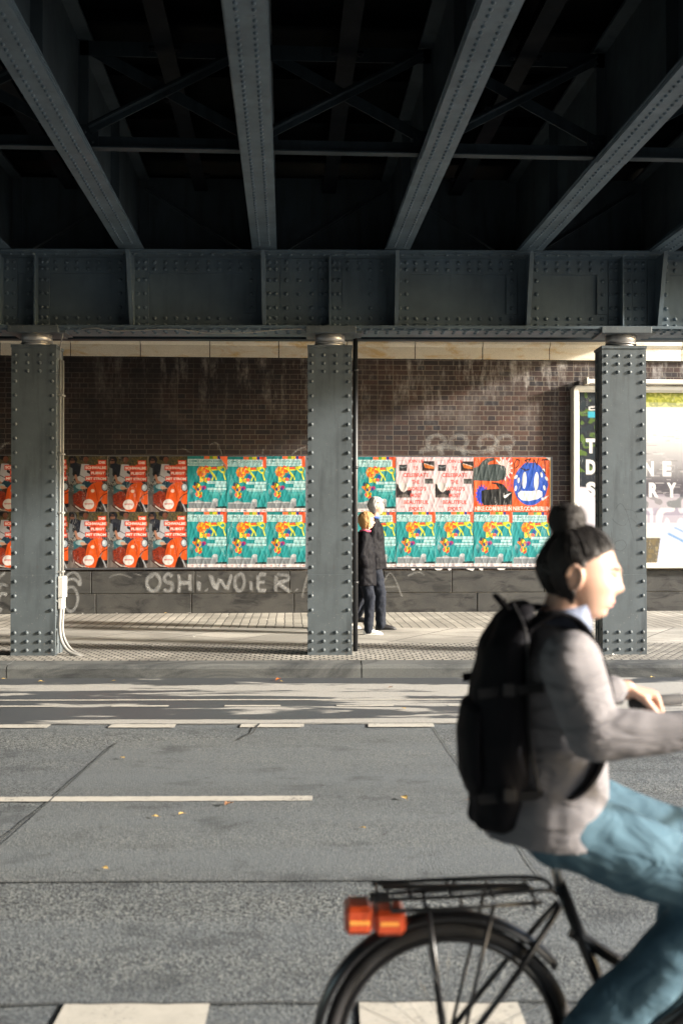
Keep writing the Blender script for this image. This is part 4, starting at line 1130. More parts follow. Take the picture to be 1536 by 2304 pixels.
g = MB(); g.cbox(4.83, 8.5, WY-.24, WY-.10, 3.80, 3.875, .012); g.cbox(4.80, 4.83, WY-.25, WY-.02, 3.79, 3.90, .004)
for x in (5.2, 6.4, 7.6): g.box(x, x+.04, WY-.10, WY-.002, 3.82, 3.86)
rel(g.build('lamp_rail', M['frame'], bb), bb)
def billboard():
    w, h = 270, 200; p = Paint(w, h, c8(230,228,222), 2)
    X0, X1, Z0, Z1 = 4.71, 8.44, .93, 3.68
    U = lambda x: (x-X0)/(X1-X0); V = lambda z: (Z1-z)/(Z1-Z0)
    # water: white glare above, grey ripples towards the middle
    for i in range(60):
        t = i/60; p.rect(0, .10+t*.5, 1, .10+(t+.02)*.5+.01, tuple(a*(1-min(1, max(0, t-.28)*1.7))+b*min(1, max(0, t-.28)*1.7) for a, b in zip(c8(232,228,224), c8(86,82,88))))
    rn = random.Random(9)
    for i in range(420):
        y = .22+.42*rn.random()**.7; x = rn.random(); l = rn.uniform(.01, .05); p.line([(x, y), (x+l, y+rn.uniform(-.004,.004))], .004, c8(*rn.choice(((150,142,146),(214,206,206),(120,112,110),(236,230,228)))), .5)
    p.blotch((0, .60, 1, .74), [c8(110,104,112), c8(170,160,170), c8(80,84,92), c8(200,190,200)], 22, 3, .8)
    p.rect(0, .72, 1, .90, c8(236,232,228)); p.blotch((0, .68, 1, .76), [c8(222,214,222), c8(170,160,176), c8(236,232,230)], 18, 12, .8)
    # bank of grass along the top
    p.poly([(.2,0),(1,0),(1,.12),(.7,.09),(.45,.065),(.25,.06)], c8(170,170,50)); p.blotch((.2, 0, 1, .085), [c8(176,176,60), c8(130,136,30), c8(204,200,96)], 6, 4, .8)
    # dark foliage at left
    p.poly([(0,0),(U(5.25),0),(U(5.25),V(2.0)),(U(5.2),V(1.98)),(U(5.0),V(2.05)),(0,V(2.2))], c8(26,34,44)); 
    p.blotch((0, 0, U(5.25), V(2.4)), [c8(28,36,46), c8(30,44,50), c8(24,30,38), c8(84,110,40), c8(36,52,48)], 11, 21, .9)
    p.poly([(0,V(2.15)),(U(4.85),V(2.15)),(U(4.95),V(2.0)),(U(5.25),V(1.98)),(U(5.25),V(1.4)),(0,V(1.45))], c8(214,208,216))
    p.poly([(0,V(1.5)),(U(5.3),V(1.38)),(U(5.3),1),(0,1)], c8(74,78,80))
    p.rect(U(5.3), V(1.33), 1, 1, c8(120,108,84)); p.blotch((U(5.3), V(1.33), 1, 1), [c8(120,104,70), c8(96,88,70), c8(150,134,96)], 8, 5, .8)
    # seated figures in pale blue denim, cut off by the picture edge
    p.poly([(U(6.0),1),(U(6.06),V(1.35)),(U(6.2),V(1.52)),(U(6.42),V(1.52)),(U(6.6),V(1.4)),(U(7.4),V(1.2)),(U(7.5),1)], c8(196,204,226)); p.line([(U(6.2),V(1.4)),(U(6.5),V(1.25)),(U(6.8),V(1.02))], .012, c8(120,160,206)); p.line([(U(6.3),V(1.5)),(U(6.6),V(1.36)),(U(6.9),V(1.15))], .008, c8(140,170,214))
    p.poly([(U(6.55),V(1.45)),(U(6.62),V(1.9)),(U(6.9),V(2.1)),(U(7.3),V(1.9)),(U(7.4),V(1.3))], c8(232,226,224)); p.ell(U(6.85), V(2.22), .035, .05, c8(176,110,80)); p.ell(U(6.85), V(2.30), .04, .04, c8(90,54,34))
    p.line([(U(6.6),V(1.9)),(U(6.58),V(1.6)),(U(6.7),V(1.45))], .025, c8(216,150,120))
    Wt = c8(246,244,240)
    def L_(ch, x, z, hh=.235, ww=.155): p.text(ch, U(x-ww/2), V(z+hh/2), U(x+ww/2), V(z-hh/2), Wt, .05)
    L_('T', wx(1328), wz(1002)); L_('D', wx(1328), wz(1050)); L_('S', wx(1328), wz(1100))
    L_('N', wx(1457), wz(1053)); L_('E', wx(1497), wz(1053), .235, .14); L_('R', wx(1467), wz(1101)); L_('Y', wx(1507), wz(1101))
    p.rect(U(wx(1322)), V(wz(925)), U(wx(1345)), V(wz(938)), c8(60,176,200)); p.line([(U(wx(1340)), V(wz(914))), (U(wx(1325)), V(wz(915))), (U(wx(1325)), V(wz(921))), (U(wx(1340)), V(wz(921)))], .006, Wt)
    return p.done()
me = sheet_mesh('billboard_picture', billboard(), 3.75, 2.77, M['bigprint'], .0)
o = bpy.data.objects.new('picture_sheet', me); C.objects.link(o); o.parent = bb; o.location = (4.70-4.60, -.075, .92-.83)
g = MB(); g.box(BX0+.05, BX1-.05, WY-.07, WY-.002, BZa+.05, BZb-.05); rel(g.build('backing', M['steel_dark'], bb), bb)

# ------------------------------------------------------------------ cable conduit on the left column
cx, cy, _ = st(.012-3.235, CYF)
cr = tag(empty('cable_conduit', (cx, cy, PV), SR), 'pale plastic cable conduit running down the left column and bending to the pavement', 'conduit')
g = MB()
for dx, y_ in ((.262, .10), (.275, .17)): g.tube([(dx, y_, .45), (dx, y_, 1.6), (dx, y_, 3.25)], .014, 10)
g.tube([(.262, .10, 3.25), (.262, .10, 3.40), (.31, .05, 3.55), (.42, .0, 3.60)], .007, 8)
g.build('thin_pipes', M['conduit'], cr)
g = MB(); g.cbox(.245, .315, .06, .22, .62, .86, .012); g.cbox(.25, .30, .07, .2, .50, .62, .006); g.build('junction_box', M['white_plastic'], cr)
def arc_pts(pts, n=8):
    P = [Vector(p) for p in pts]; out = []
    for i in range(len(P)-1):
        p0 = P[max(i-1, 0)]; p1 = P[i]; p2 = P[i+1]; p3 = P[min(i+2, len(P)-1)]
        for k in range(n):
            t = k/n; out.append(.5*((2*p1)+(-p0+p2)*t+(2*p0-5*p1+4*p2-p3)*t*t+(-p0+3*p1-3*p2+p3)*t**3))
    out.append(P[-1]); return out
g = MB()
g.tube(arc_pts([(.275, .09, .52), (.272, .06, .30), (.30, .04, .15), (.38, .0, .05), (.50, -.03, .0), (.56, -.04, -.03)]), .019, 12)
g.tube(arc_pts([(.290, .15, .52), (.287, .12, .30), (.318, .09, .17), (.40, .05, .06), (.52, .0, .0), (.58, -.01, -.03)]), .016, 12)
g.build('bent_hoses', M['conduit'], cr)
g = MB()
for z in (.9, 1.55, 2.2, 2.85):
    g = MB(); g.cbox(.243, .296, .075, .20, z, z+.02, .002); g.build('clip', M['conduit'], cr)
# thin loose cable under the beam
cab = MB(); x0s = -2.9
cab.tube(arc_pts([st(-2.75, 11.2, 3.70), st(-2.55, 11.12, 3.705), st(-2.3, 11.14, 3.68), st(-1.7, 11.12, 3.695), st(-1.3, 11.14, 3.66), st(-.9, 11.12, 3.66), st(-.5, 11.14, 3.70), st(-.2, 11.15, 3.705)]), .006, 6)
tag(cab.build('loose_cable', M['conduit']), 'thin loose cable sagging under the cross beam left of the middle column', 'cable')
# dark downpipe behind the middle column
g = MB(); X, Y, _ = st(.30, CYF+.34); g.tube([(X, Y, .14), (X, Y, 3.9)], .028, 12)
for z in (.9, 2.2, 3.3): g.tube([(X, Y, z), (X, Y, z+.03)], .036, 12)
tag(g.build('downpipe', M['black']), 'thin black downpipe standing behind the right edge of the middle column', 'pipe')

# ------------------------------------------------------------------ people
def skin_mat(name, col):
    t = NT(name); n = t.noise(t.map(), 30, 3)
    c = t.mix(n, tuple(x*.88 for x in col), tuple(min(1, x*1.08) for x in col))
    t.b.inputs['Subsurface Weight'].default_value = .12; t.b.inputs['Subsurface Radius'].default_value = (.01, .004, .002)
    return t.fin(c, .5, t.bump(t.noise(t.map(), 220, 2), .08, .002), None, .4)
M['skin'] = skin_mat('skin', (.50, .31, .23)); M['skin_fair'] = skin_mat('fair_skin', (.54, .34, .26))
def cloth(name, col, rough=.85, var=.2, fold=.4, weave=380, fs=(1, 1, .6)):
    t = NT(name); v = t.map()
    n = t.noise(v, 5, 4); c = t.mix(n, tuple(x*(1-var) for x in col), tuple(min(1, x*(1+var)) for x in col))
    b = t.bump(t.noise(t.map(scale=fs), 9, 3, .5, .7), fold, .03); b = t.bump(t.noise(v, weave, 2), .2, .002, b)
    t.b.inputs['Sheen Weight'].default_value = 0.0
    return t.fin(c, rough, b, None, .25)
def dull(m): m.node_tree.nodes['Principled BSDF'].inputs['Specular IOR Level'].default_value = .08; return m
M['black_cloth'] = cloth('black_jacket_cloth', (.007, .007, .009), .62); M['navy_cloth'] = cloth('dark_blue_trousers', (.008, .011, .019), .85)
M['lilac'] = cloth('grey_lilac_sweater', (.165, .160, .172), .95, .22, .9, 260, (.6, .6, 2.2)); M['denim'] = cloth('pale_blue_denim', (.052, .102, .140), .85, .40, .9, 420, (.8, .8, 1.2))
M['pack'] = cloth('black_backpack_cloth', (.006, .006, .008), .75, .2, .5); M['grey_trim'] = cloth('grey_blue_collar', (.16, .19, .27), .9)
M['strap_grey'] = cloth('dark_grey_webbing', (.014, .014, .016), .6, .1, .1)
M['shoe_white'] = simple('white_shoe', (.72, .70, .67), .5, .05); M['shoe_black'] = simple('black_shoe', (.02, .02, .022), .4, .1)
M['pink_scarf'] = cloth('pink_scarf', (.52, .07, .13), .9); M['shirt_blue'] = cloth('blue_collar', (.06, .12, .42), .8)
M['eye_white'] = simple('eye_white', (.75, .73, .70), .25, .02); M['eye_dark'] = simple('iris', (.03, .02, .015), .2, .05)
M['lip'] = simple('lips', (.46, .19, .16), .5, .1)
def hair_mat(name, c1, c2):
    t = NT(name); v = t.map(scale=(1.0, 1.0, .25)); n = t.noise(v, 130, 3, .6, .4); n2 = t.noise(t.map(), 14, 3)
    c = t.mix(t.math('ADD', t.math('MULTIPLY', n, .6), t.math('MULTIPLY', n2, .4)), c1, c2)
    return t.fin(c, .6, t.bump(n, .7, .004), None, .3)
M['hair_grey'] = hair_mat('silver_hair', (.16, .16, .17), (.72, .70, .66)); M['hair_blond'] = hair_mat('auburn_blond_hair', (.20, .085, .03), (.66, .40, .17)); M['hair_dark'] = hair_mat('dark_hair', (.006, .006, .007), (.030, .025, .023))

def head_r(d):
    """surface point of a head looking along +x for unit direction d (metres, centre of the skull at 0)"""
    x, y, z = d
    p = Vector((x*.098, y*.076, z*.118))
    if z < 0:                                      # jaw narrows and comes forward, nape goes in
        k = -z; p.y *= 1-.30*k**1.3; p.x = p.x*(1-.18*k) + .018*k
        if x < 0: p.x *= 1-.34*k
    if x > 0:
        g = lambda yy, zz, sy_, sz_: math.exp(-((p.y-yy)/sy_)**2-((p.z-zz)/sz_)**2)
        p.x -= .010*(g(.031, .006, .014, .013)+g(-.031, .006, .014, .013))            # eye sockets
        p.x += .007*g(0, .030, .045, .010)                                             # brow
        p.x += .011*g(0, .002, .0085, .024)+.020*g(0, -.021, .0095, .0125)+.007*(g(.011, -.027, .007, .007)+g(-.011, -.027, .007, .007))+.0075*g(0, -.062, .030, .024)   # nose
        p.x += .0045*g(0, -.054, .020, .006)+.0045*g(0, -.067, .017, .006)-.005*g(0, -.0605, .02, .0030)-.003*g(0, -.078, .02, .006)   # lips
        p.x += .016*g(0, -.093, .022, .015)                                            # chin
        p.x += .004*(g(.040, -.022, .016, .016)+g(-.040, -.022, .016, .016))           # cheeks
    return p
def head_mb(mb, Mt, nu=64, nv=52, mat=0):
    vs = [Mt @ head_r(Vector((0,0,1)))]; fs = []
    for i in range(1, nv):
        t = math.pi*i/nv
        for j in range(nu):
            u = 2*math.pi*j/nu; vs.append(Mt @ head_r(Vector((math.sin(t)*math.cos(u), math.sin(t)*math.sin(u), math.cos(t)))))
    vs.append(Mt @ head_r(Vector((0,0,-1))))
    for j in range(nu): fs.append((0, 1+j, 1+(j+1) % nu))
    for i in range(nv-2):
        for j in range(nu):
            a = 1+i*nu; b = a+nu; fs.append((a+j, b+j, b+(j+1) % nu, a+(j+1) % nu))
    L_ = len(vs)-1; a = 1+(nv-2)*nu
    for j in range(nu): fs.append((a+j, L_, a+(j+1) % nu))
    mb.add(vs, fs, mat, True)
def ears(mb, Mt):
    for s in (-1, 1):
        mb.ell(Mt @ Vector((-.008, s*.074, -.008)), (.018, .008, .030), Mt.to_euler(), 12, 8)
        mb.tube([Mt @ Vector((-.008+.019*math.cos(R(a)), s*.084, -.006+.031*math.sin(R(a)))) for a in range(-60, 200, 20)], .0042, 8)
def hair_cap(Mt, test, thick, seed=0, nu=72, nv=60, wav=.004):
    """hair shell over the skull where test(dir) is true, thick(dir) metres deep"""
    g = MB(); idx = {}
    def P(i, j, off):
        t = math.pi*i/nv; u = 2*math.pi*j/nu; d = Vector((math.sin(t)*math.cos(u), math.sin(t)*math.sin(u), math.cos(t)))
        p = head_r(d); n = p.normalized(); w = noise.noise(Vector((u*5, t*2.2, seed)))*wav + noise.noise(Vector((u*16, t*4, seed+5)))*wav*.7
        return Mt @ (p + n*(off+(w if off > .003 else 0)))
    def dd(i, j):
        t = math.pi*i/nv; u = 2*math.pi*j/nu; return Vector((math.sin(t)*math.cos(u), math.sin(t)*math.sin(u), math.cos(t)))
    keep = {(i, j) for i in range(nv) for j in range(nu) if test(dd(i+.5, j+.5))}
    def vid(i, j, o):
        j %= nu; k = (i, j if 0 < i < nv else 0, o)
        if k not in idx:
            idx[k] = len(g.v); g.v.append(tuple(P(i, j, thick(dd(i, j)) if o else -.004)))
        return idx[k]
    for (i, j) in keep:
        q = [vid(i, j, 1), vid(i+1, j, 1), vid(i+1, j+1, 1), vid(i, j+1, 1)]
        q = list(dict.fromkeys(q)); g.f.append(q); g.m.append(0); g.s.append(True)
        for (ni, nj, a, b) in ((i-1, j, (i, j+1), (i, j)), (i+1, j, (i+1, j), (i+1, j+1)), (i, (j-1) % nu, (i, j), (i+1, j)), (i, (j+1) % nu, (i+1, j+1), (i, j+1))):
            if (ni, nj) not in keep and 0 <= ni < nv:
                f_ = [vid(a[0], a[1], 0), vid(b[0], b[1], 0), vid(b[0], b[1], 1), vid(a[0], a[1], 1)]
                f_ = list(dict.fromkeys(f_))
                if len(f_) > 2: g.f.append(f_); g.m.append(0); g.s.append(True)
    return g
def face_pt(y, z, off=0.0):
    yd, zd = y/.076, z/.118
    for _ in range(14):
        d = Vector((math.sqrt(max(.01, 1-yd*yd-zd*zd)), yd, zd)).normalized(); p = head_r(d); yd += (y-p.y)/.076; zd += (z-p.z)/.118
    return Vector((p.x+off, y, z))
def face_parts(root, Mt, brows=None):
    g = MB()
    for s in (-1, 1): g.ell(Mt @ face_pt(s*.032, .004, -.0065), (.0115, .0135, .0088), None, 14, 10)
    g.build('eyes', M['eye_white'], root)
    g = MB()
    for s in (-1, 1): g.ell(Mt @ face_pt(s*.031, .004, .0025), (.0035, .0055, .0055), None, 12, 8)
    g.build('iris', M['eye_dark'], root)
    g = MB()
    for s in (-1, 1):
        g.tube([Mt @ face_pt(s*(.017+.030*k), .0085+.0045*math.sin(math.pi*k), .004-.004*k) for k in (0, .25, .5, .75, 1)], [.0010, .0018, .0020, .0018, .0010], 6)
    g.build('eyelashes', M['eye_dark'], root)
    g = MB()
    for zz, oo in ((-.0555, .0), (-.0655, .0)):
        g.tube([Mt @ face_pt(y, zz+(.35*abs(y) if zz > -.06 else -.1*abs(y))*-1*(1 if zz > -.06 else -2.2), -.0022) for y in (-.021, -.014, -.007, 0, .007, .014, .021)], [.0012, .0034, .0042, .0042, .0042, .0034, .0012], 8)
    g.build('lips', M['lip'], root)
    if brows:
        g = MB()
        for s in (-1, 1): g.tube([Mt @ face_pt(s*(.013+.034*k), .025+.006*math.sin(k*2.6), .0008) for k in (0, .25, .5, .75, 1)], [.002, .0034, .0034, .0028, .0012], 6)
        g.build('eyebrows', brows, root)
def hand_mb(mb, wrist, fwd, palm_n, side, curl=35, size=1.0, grip=None, thumb_in=.6):
    """palm with four unequal bent fingers and a thumb. fwd: wrist->knuckles, palm_n: out of the palm, side: towards the thumb"""
    f = Vector(fwd).normalized(); n = Vector(palm_n); n = (n-f*n.dot(f)).normalized(); sd = f.cross(n).normalized()
    if sd.dot(Vector(side)) < 0: sd = -sd
    w = Vector(wrist); S = size
    mb.loft([(w+f*(t*S), sd*(a*S), n*(b*S)) for t, a, b in ((-.01, .026, .020), (.015, .028, .019), (.05, .038, .016), (.085, .041, .0135), (.095, .036, .010))], 16)
    lens = ((.030, (.044, .028, .021)), (.010, (.049, .031, .023)), (-.011, (.045, .029, .021)), (-.031, (.035, .022, .018)))
    for (off, L_) in lens:
        p = w+f*(.086*S)+sd*(off*S); a = 0; pts = [w+f*(.05*S)+sd*(off*.8*S), p]; rad = [.0095*S, .0098*S]
        d = f
        for k, l in enumerate(L_):
            a += R(curl*(1.0, 1.15, .8)[k]); d = f*math.cos(a)+n*math.sin(a); p = p+d*(l*S); pts.append(p); rad.append((.0092, .0083, .0072)[k]*S)
        mb.limb(pts, rad, 10)
    b = w+sd*(.022*S)+f*(.02*S); p1 = b+(f*.030+sd*.020+n*.012)*S; p2 = p1+(f*.030+sd*.006+n*(.022*thumb_in))*S; p3 = p2+(f*.022-sd*.004+n*(.020*thumb_in))*S
    mb.limb([b, p1, p2, p3], [.014*S, .0125*S, .0105*S, .0085*S], 10)

def walker(name, height, loc, heading, phase, jacket, coat_len, trousers, hair, shoes, label, female=False, lean=0):
    root = tag(empty(name, loc, heading), label, 'person', 'couple walking past')
    k = height/1.75
    V = lambda x, y, z: Vector((x*k, y*k, z*k))
    Mt = Matrix.Translation(V(.045, 0, 1.625)) @ Euler((0, R(4), 0)).to_matrix().to_4x4() @ Matrix.Scale(k*1.0, 4)
    hipz = .90; a1, a2 = phase
    # body: legs mid-stride, arms
    legs = []
    for s, (knee, ank) in ((-1, a1), (1, a2)):
        legs.append([V(0, s*.085, hipz), V(knee[0], s*.09, knee[1]), V(ank[0], s*.085, ank[1])])
    arms = []
    for s, sw in ((-1, -.10 if female else .06), (1, .10)):
        arms.append([V(-.01, s*.185, 1.40), V(-.05, s*.235, 1.13), V(.045, s*.135, .93)])
    b = MB(); head_mb(b, Mt); ears(b, Mt)
    b.limb([V(.0, 0, 1.36), V(.022, 0, 1.47), V(.035, 0, 1.55)], [.065*k, .056*k, .056*k])
    b.loft([(V(0, 0, z), V(0, a, 0), V(d, 0, 0)) for z, a, d in ((.84, .14, .10), (.95, .165, .115), (1.08, .145, .10), (1.25, .17, .115), (1.38, .18, .10), (1.45, .10, .07))])
    for L_ in legs: b.limb(L_, [.080*k, .055*k, .038*k])
    for L_ in arms: b.limb(L_, [.050*k, .040*k, .028*k])
    for s, L_ in zip((-1, 1), arms): hand_mb(b, L_[2], (L_[2]-L_[1]), (0, -s, 0), (1, 0, 0), 28, k)
    for L_ in legs: b.limb([L_[2], L_[2]+V(.10, 0, -.055)], [.036*k, .03*k])
    o = remesh(b.build('body', M['skin_fair'] if female else M['skin'], root), .007, 2)
    face_parts(root, Mt, hair)
    # jacket
    j = MB(); zt = 1.455
    j.loft([(V(-.005, 0, z), V(0, a, 0), V(d, 0, 0)) for z, a, d in ((coat_len, .215, .185), (coat_len+.10, .212, .182), (1.02, .20, .170), (1.22, .20, .160), (1.36, .205, .135), (1.42, .155, .105), (zt+.01, .082, .080))])
    for L_ in arms:
        e = L_[1]+(L_[2]-L_[1])*.92
        j.limb([L_[0], L_[1], e], [.078*k, .064*k, .050*k])
    jo = remesh(j.build('jacket', jacket, root), .010, 3); displace(jo, .028, .10)
    # collar
    c = MB(); c.ring((.02*k, 0, 0), 'y', .070*k, .017*k, 28, 8)
    co = c.build('collar', M['pink_scarf'] if female else M['shirt_blue'], root); co.location = V(.0, 0, 1.475); co.rotation_euler = (R(90), 0, 0); co.location = V(.0, 0, 1.48)
    t = MB()
    for L_ in legs: t.limb([L_[0], L_[1], L_[2]+V(0, 0, -.01)], [.104*k, .080*k, .064*k])
    t.loft([(V(0, 0, z), V(0, a, 0), V(d, 0, 0)) for z, a, d in ((.80, .16, .12), (.90, .178, .132), (1.0, .165, .12))])
    to = remesh(t.build('trousers', trousers, root), .009, 3); displace(to, .022, .07)
    for L_, nm in zip(legs, ('shoe', 'shoe')):
        s_ = MB(); a = L_[2]; sl = 0
        zb = 0 if a.z < .12*k else a.z-.075*k
        s_.loft([(Vector((a.x+dx*k, a.y, zb+h*k*.5)), V(0, w, 0), V(0, 0, h*.5)) for dx, w, h in ((-.075, .022, .06), (-.05, .036, .095), (.0, .040, .105), (.06, .044, .080), (.13, .048, .058), (.18, .038, .042), (.205, .018, .028))], 16)
        s_.loft([(Vector((a.x+dx*k, a.y, zb+.008*k)), V(0, w, 0), V(0, 0, .010)) for dx, w in ((-.082, .022), (-.05, .040), (.06, .048), (.14, .051), (.19, .038), (.212, .016))], 16)
        so = s_.build('shoe', shoes, root); m_ = so.modifiers.new('s', 'SUBSURF'); m_.levels = 1; m_.render_levels = 1
    return root, Mt, k
fy = lambda px, py: 1.49*2300/(py-1168)
def ground_xy(px, py):
    a = (px-768)/2300; b = -(py-1152)/2300
    f_ = math.cos(R(.4))-b*math.sin(R(.4)); u = math.sin(R(.4))+b*math.cos(R(.4)); y_ = R(3.11)
    X = a*math.cos(y_)+f_*math.sin(y_); Y = -a*math.sin(y_)+f_*math.cos(y_); kk = (PV-H)/u
    return X*kk, Y*kk
wxx, wyy = ground_xy(818, 1427)
woman, Mw, kw = walker('person', 1.58, (wxx, wyy, PV), 0, (((.08, .50), (.06, .075)), ((-.06, .48), (-.24, .14))), M['black_cloth'], .70, M['navy_cloth'], M['hair_blond'], M['shoe_white'],
    'woman with auburn-blond hair, glasses, black coat and white shoes, half behind the middle column', True)
def t_f(d): return (d.z > .30 or d.x < .12 or abs(d.y) > .78) and d.z > -.95 and not (d.x > .35 and d.z < .45)
g = hair_cap(Mw, t_f, lambda d: .018+.022*max(0, -d.x)+.012*max(0, -d.z)*(d.x < .2), 3, wav=.008); g.build('hair', M['hair_blond'], woman)
g = MB()
for s in (-1, 1):
    P = [Mw @ Vector((.098+.002*math.cos(R(a)), s*.031+.021*math.cos(R(a)), .004+.016*math.sin(R(a)))) for a in range(0, 361, 30)]; g.tube(P, .0016*1.2, 6, cap=False)
    g.tube([Mw @ Vector((.097, s*.052, .008)), Mw @ Vector((.0, s*.080, .006))], .0016*1.2, 6)
g.tube([Mw @ Vector((.099, -.010, .006)), Mw @ Vector((.099, .010, .006))], .0018, 6)
g.build('glasses', M['black'], woman)
mx, my = ground_xy(838, 1416)
man, Mm, km = walker('person', 1.79, (mx, my, PV), 0, (((.09, .49), (.10, .075)), ((-.05, .47), (-.22, .16))), M['black_cloth'], .80, M['navy_cloth'], M['hair_grey'], M['shoe_black'],
    'tall man with silver hair, blue collar and black jacket, walking right beside the woman')
g = hair_cap(Mm, lambda d: (d.z > .42 or d.x < -.05) and d.z > -.62 and not (d.x > .55 and d.z < .62), lambda d: .014+.010*max(0, -d.x), 8, wav=.006); g.build('hair', M['hair_grey'], man)

# ------------------------------------------------------------------ bicycle (own frame: +x forward, origin on the road under the rear axle)
DY = 2.53
def at_depth(px, y):
    a = (px-768)/2300; s_ = math.sin(R(3.11)); c = math.cos(R(3.11)); return y*(a*c+s_)/(-a*s_+c)
BXo = at_depth(1010, DY)
M['rubber'] = simple('tyre_rubber', (.018, .018, .02), .8, .2, 40); M['chrome'] = simple('brushed_metal', (.55, .55, .55), .3, .1, 20, .05, .9)
M['bike_black'] = simple('black_lacquer', (.012, .012, .014), .3, .1, 6, .05, 0, .6); M['brown_saddle'] = simple('brown_leather', (.085, .038, .022), .5, .2)
def glassy(name, col):
    t = NT(name); v = t.vor(t.map(), 160, 'Distance'); t.b.inputs['Coat Weight'].default_value = .6
    return t.fin(t.mix(t.noise(t.map(), 20, 2), tuple(x*.85 for x in col), col), .35, t.bump(v, .4, .003), None, .6)
M['orange_lens'] = glassy('orange_red_lens', (.62, .085, .025)); M['amber'] = glassy('amber_lens', (.95, .42, .08))
bike = tag(empty('bicycle', (BXo, DY, 0), SR*.6), 'black city bicycle with rear rack and orange rear light, ridden to the right', 'bicycle')
WR, AX = .315, .315
def wheel(x):
    w = empty('wheel', (x, 0, AX)); w.parent = bike
    g = MB(); g.ring((0,0,0), 'y', WR-.018, .018, 72, 12); g.build('tyre', M['rubber'], w)
    g = MB(); g.ring((0,0,0), 'y', WR-.042, .011, 72, 8); g.build('rim', M['bike_black'], w)
    g = MB()
    for i in range(28):
        a = 2*math.pi*i/28; s = 1 if i % 2 else -1; b_ = a+(.45 if (i//2) % 2 else -.45)
        g.tube([(.022*math.cos(b_), s*.028, .022*math.sin(b_)), ((WR-.05)*math.cos(a), 0, (WR-.05)*math.sin(a))], .0009, 5)
    g.build('spokes', M['chrome'], w)
    g = MB(); g.tube([(0,-.045,0), (0,.045,0)], .016, 16)
    for s in (-1, 1): g.tube([(0, s*.026, 0), (0, s*.031, 0)], .027, 20)
    g.tube([(0,-.07,0), (0,.07,0)], .006, 8); g.build('hub', M['chrome'], w)
    return w
wheel(0); wheel(1.06)
BB = Vector((.45, 0, .29))
g = MB(); hd0, hd1 = Vector((.90, 0, .78)), Vector((.935, 0, .62)); stt = Vector((.275, 0, .72))
g.tube([BB, stt], .016, 14); g.tube([BB, hd1+Vector((0,0,.03))], .019, 14); g.tube(arc_pts([stt+Vector((.03,0,-.12)), (.55, 0, .50), hd0-Vector((0,0,.04))], 6), .016, 14); g.tube([hd0+Vector((-.006,0,.03)), hd1], .020, 14)
for s in (-1, 1):
    g.tube([BB+Vector((-.02, s*.02, 0)), (.16, s*.055, .305), (0, s*.062, AX)], .0095, 10); g.tube([stt+Vector((0, s*.014, -.05)), (.16, s*.05, .52), (0, s*.062, AX)], .0075, 10)
g.tube([BB+Vector((0,-.035,0)), BB+Vector((0,.035,0))], .024, 20)
g.build('frame', M['bike_black'], bike)
g = MB(); g.tube([hd1, (.955, 0, .55)], .017, 12)
for s in (-1, 1): g.tube([(.955, 0, .56), (.97, s*.045, .52), (1.03, s*.052, .38), (1.06, s*.055, AX)], [.012, .012, .010, .008], 10)
g.build('fork', M['bike_black'], bike)
for nm, x, a0, a1 in (('rear_mudguard', 0, 38, 188), ('front_mudguard', 1.06, 20, 150)):
    g = MB(); vs = []; fs = []; n = 40; pr_ = [(-.028, -.012), (-.024, .0), (-.010, .007), (.010, .007), (.024, .0), (.028, -.012)]
    for i in range(n+1):
        t = R(a0+(a1-a0)*i/n)
        for (yy, dr) in pr_: q = .336+dr; vs.append((x+q*math.cos(t), yy, AX+q*math.sin(t)))
    m = len(pr_)
    for i in range(n):
        for j in range(m-1): fs.append((i*m+j, i*m+j+1, (i+1)*m+j+1, (i+1)*m+j))
    g.add(vs, fs, 0, True); o = g.build(nm, M['bike_black'], bike); sm = o.modifiers.new('t', 'SOLIDIFY'); sm.thickness = .0015
g = MB()
for s in (-1, 1):
    g.tube(arc_pts([(-.19, s*.055, .705), (-.0, s*.06, .712), (.22, s*.045, .72), (.262, s*.016, .70)]), .0055, 8)
    g.tube([(-.15, s*.058, .678), (.0, s*.062, .684), (.22, s*.05, .692)], .0055, 8)
    for x in (-.15, .02, .20): g.tube([(x, s*.058, .68), (x, s*.058, .71)], .004, 6)
    g.tube([(-.06, s*.06, .69), (-.01, s*.068, AX)], .005, 8); g.tube([(.10, s*.06, .69), (.01, s*.068, AX)], .005, 8)
for x in (-.18, -.10, -.0, .10, .2): g.tube([(x, -.055, .706), (x, .055, .706)], .0045, 6)
g.cbox(-.17, .20, -.012, .012, .712, .720, .003)
g.build('rear_rack', M['bike_black'], bike)
rl = MB(); rl.cbox(-.262, -.192, -.045, .045, .612, .682, .012); rl.cbox(-.190, -.112, -.048, .048, .610, .672, .012)
lamp = rl.build('rear_light', M['orange_lens'], bike)
g = MB(); g.cbox(-.25, -.20, -.0475, -.0452, .640, .650, .001); g.cbox(-.175, -.13, -.0505, -.0482, .638, .648, .001); g.build('amber_strip', M['amber'], lamp)
g = MB(); g.cbox(-.20, -.15, -.010, .010, .680, .702, .003); g.build('light_bracket', M['bike_black'], bike)
g = MB()   # seat post + saddle
g.tube([stt, (.247, 0, .835)], .0135, 12); g.build('seat_post', M['chrome'], bike)
g = MB(); g.loft([((x, 0, z), (0, w, 0), (0, 0, h)) for x, w, z, h in ((.10, .05, .862, .016), (.13, .095, .866, .026), (.19, .105, .862, .028), (.25, .075, .858, .024), (.31, .035, .858, .019), (.37, .022, .856, .016), (.385, .012, .854, .010))], 20)
g.build('saddle', M['brown_saddle'], bike)
g = MB(); g.tube([(.893, 0, .80), (.865, 0, .95)], .012, 12); g.tube([(.865, 0, .95), (.905, 0, .975)], .014, 12)
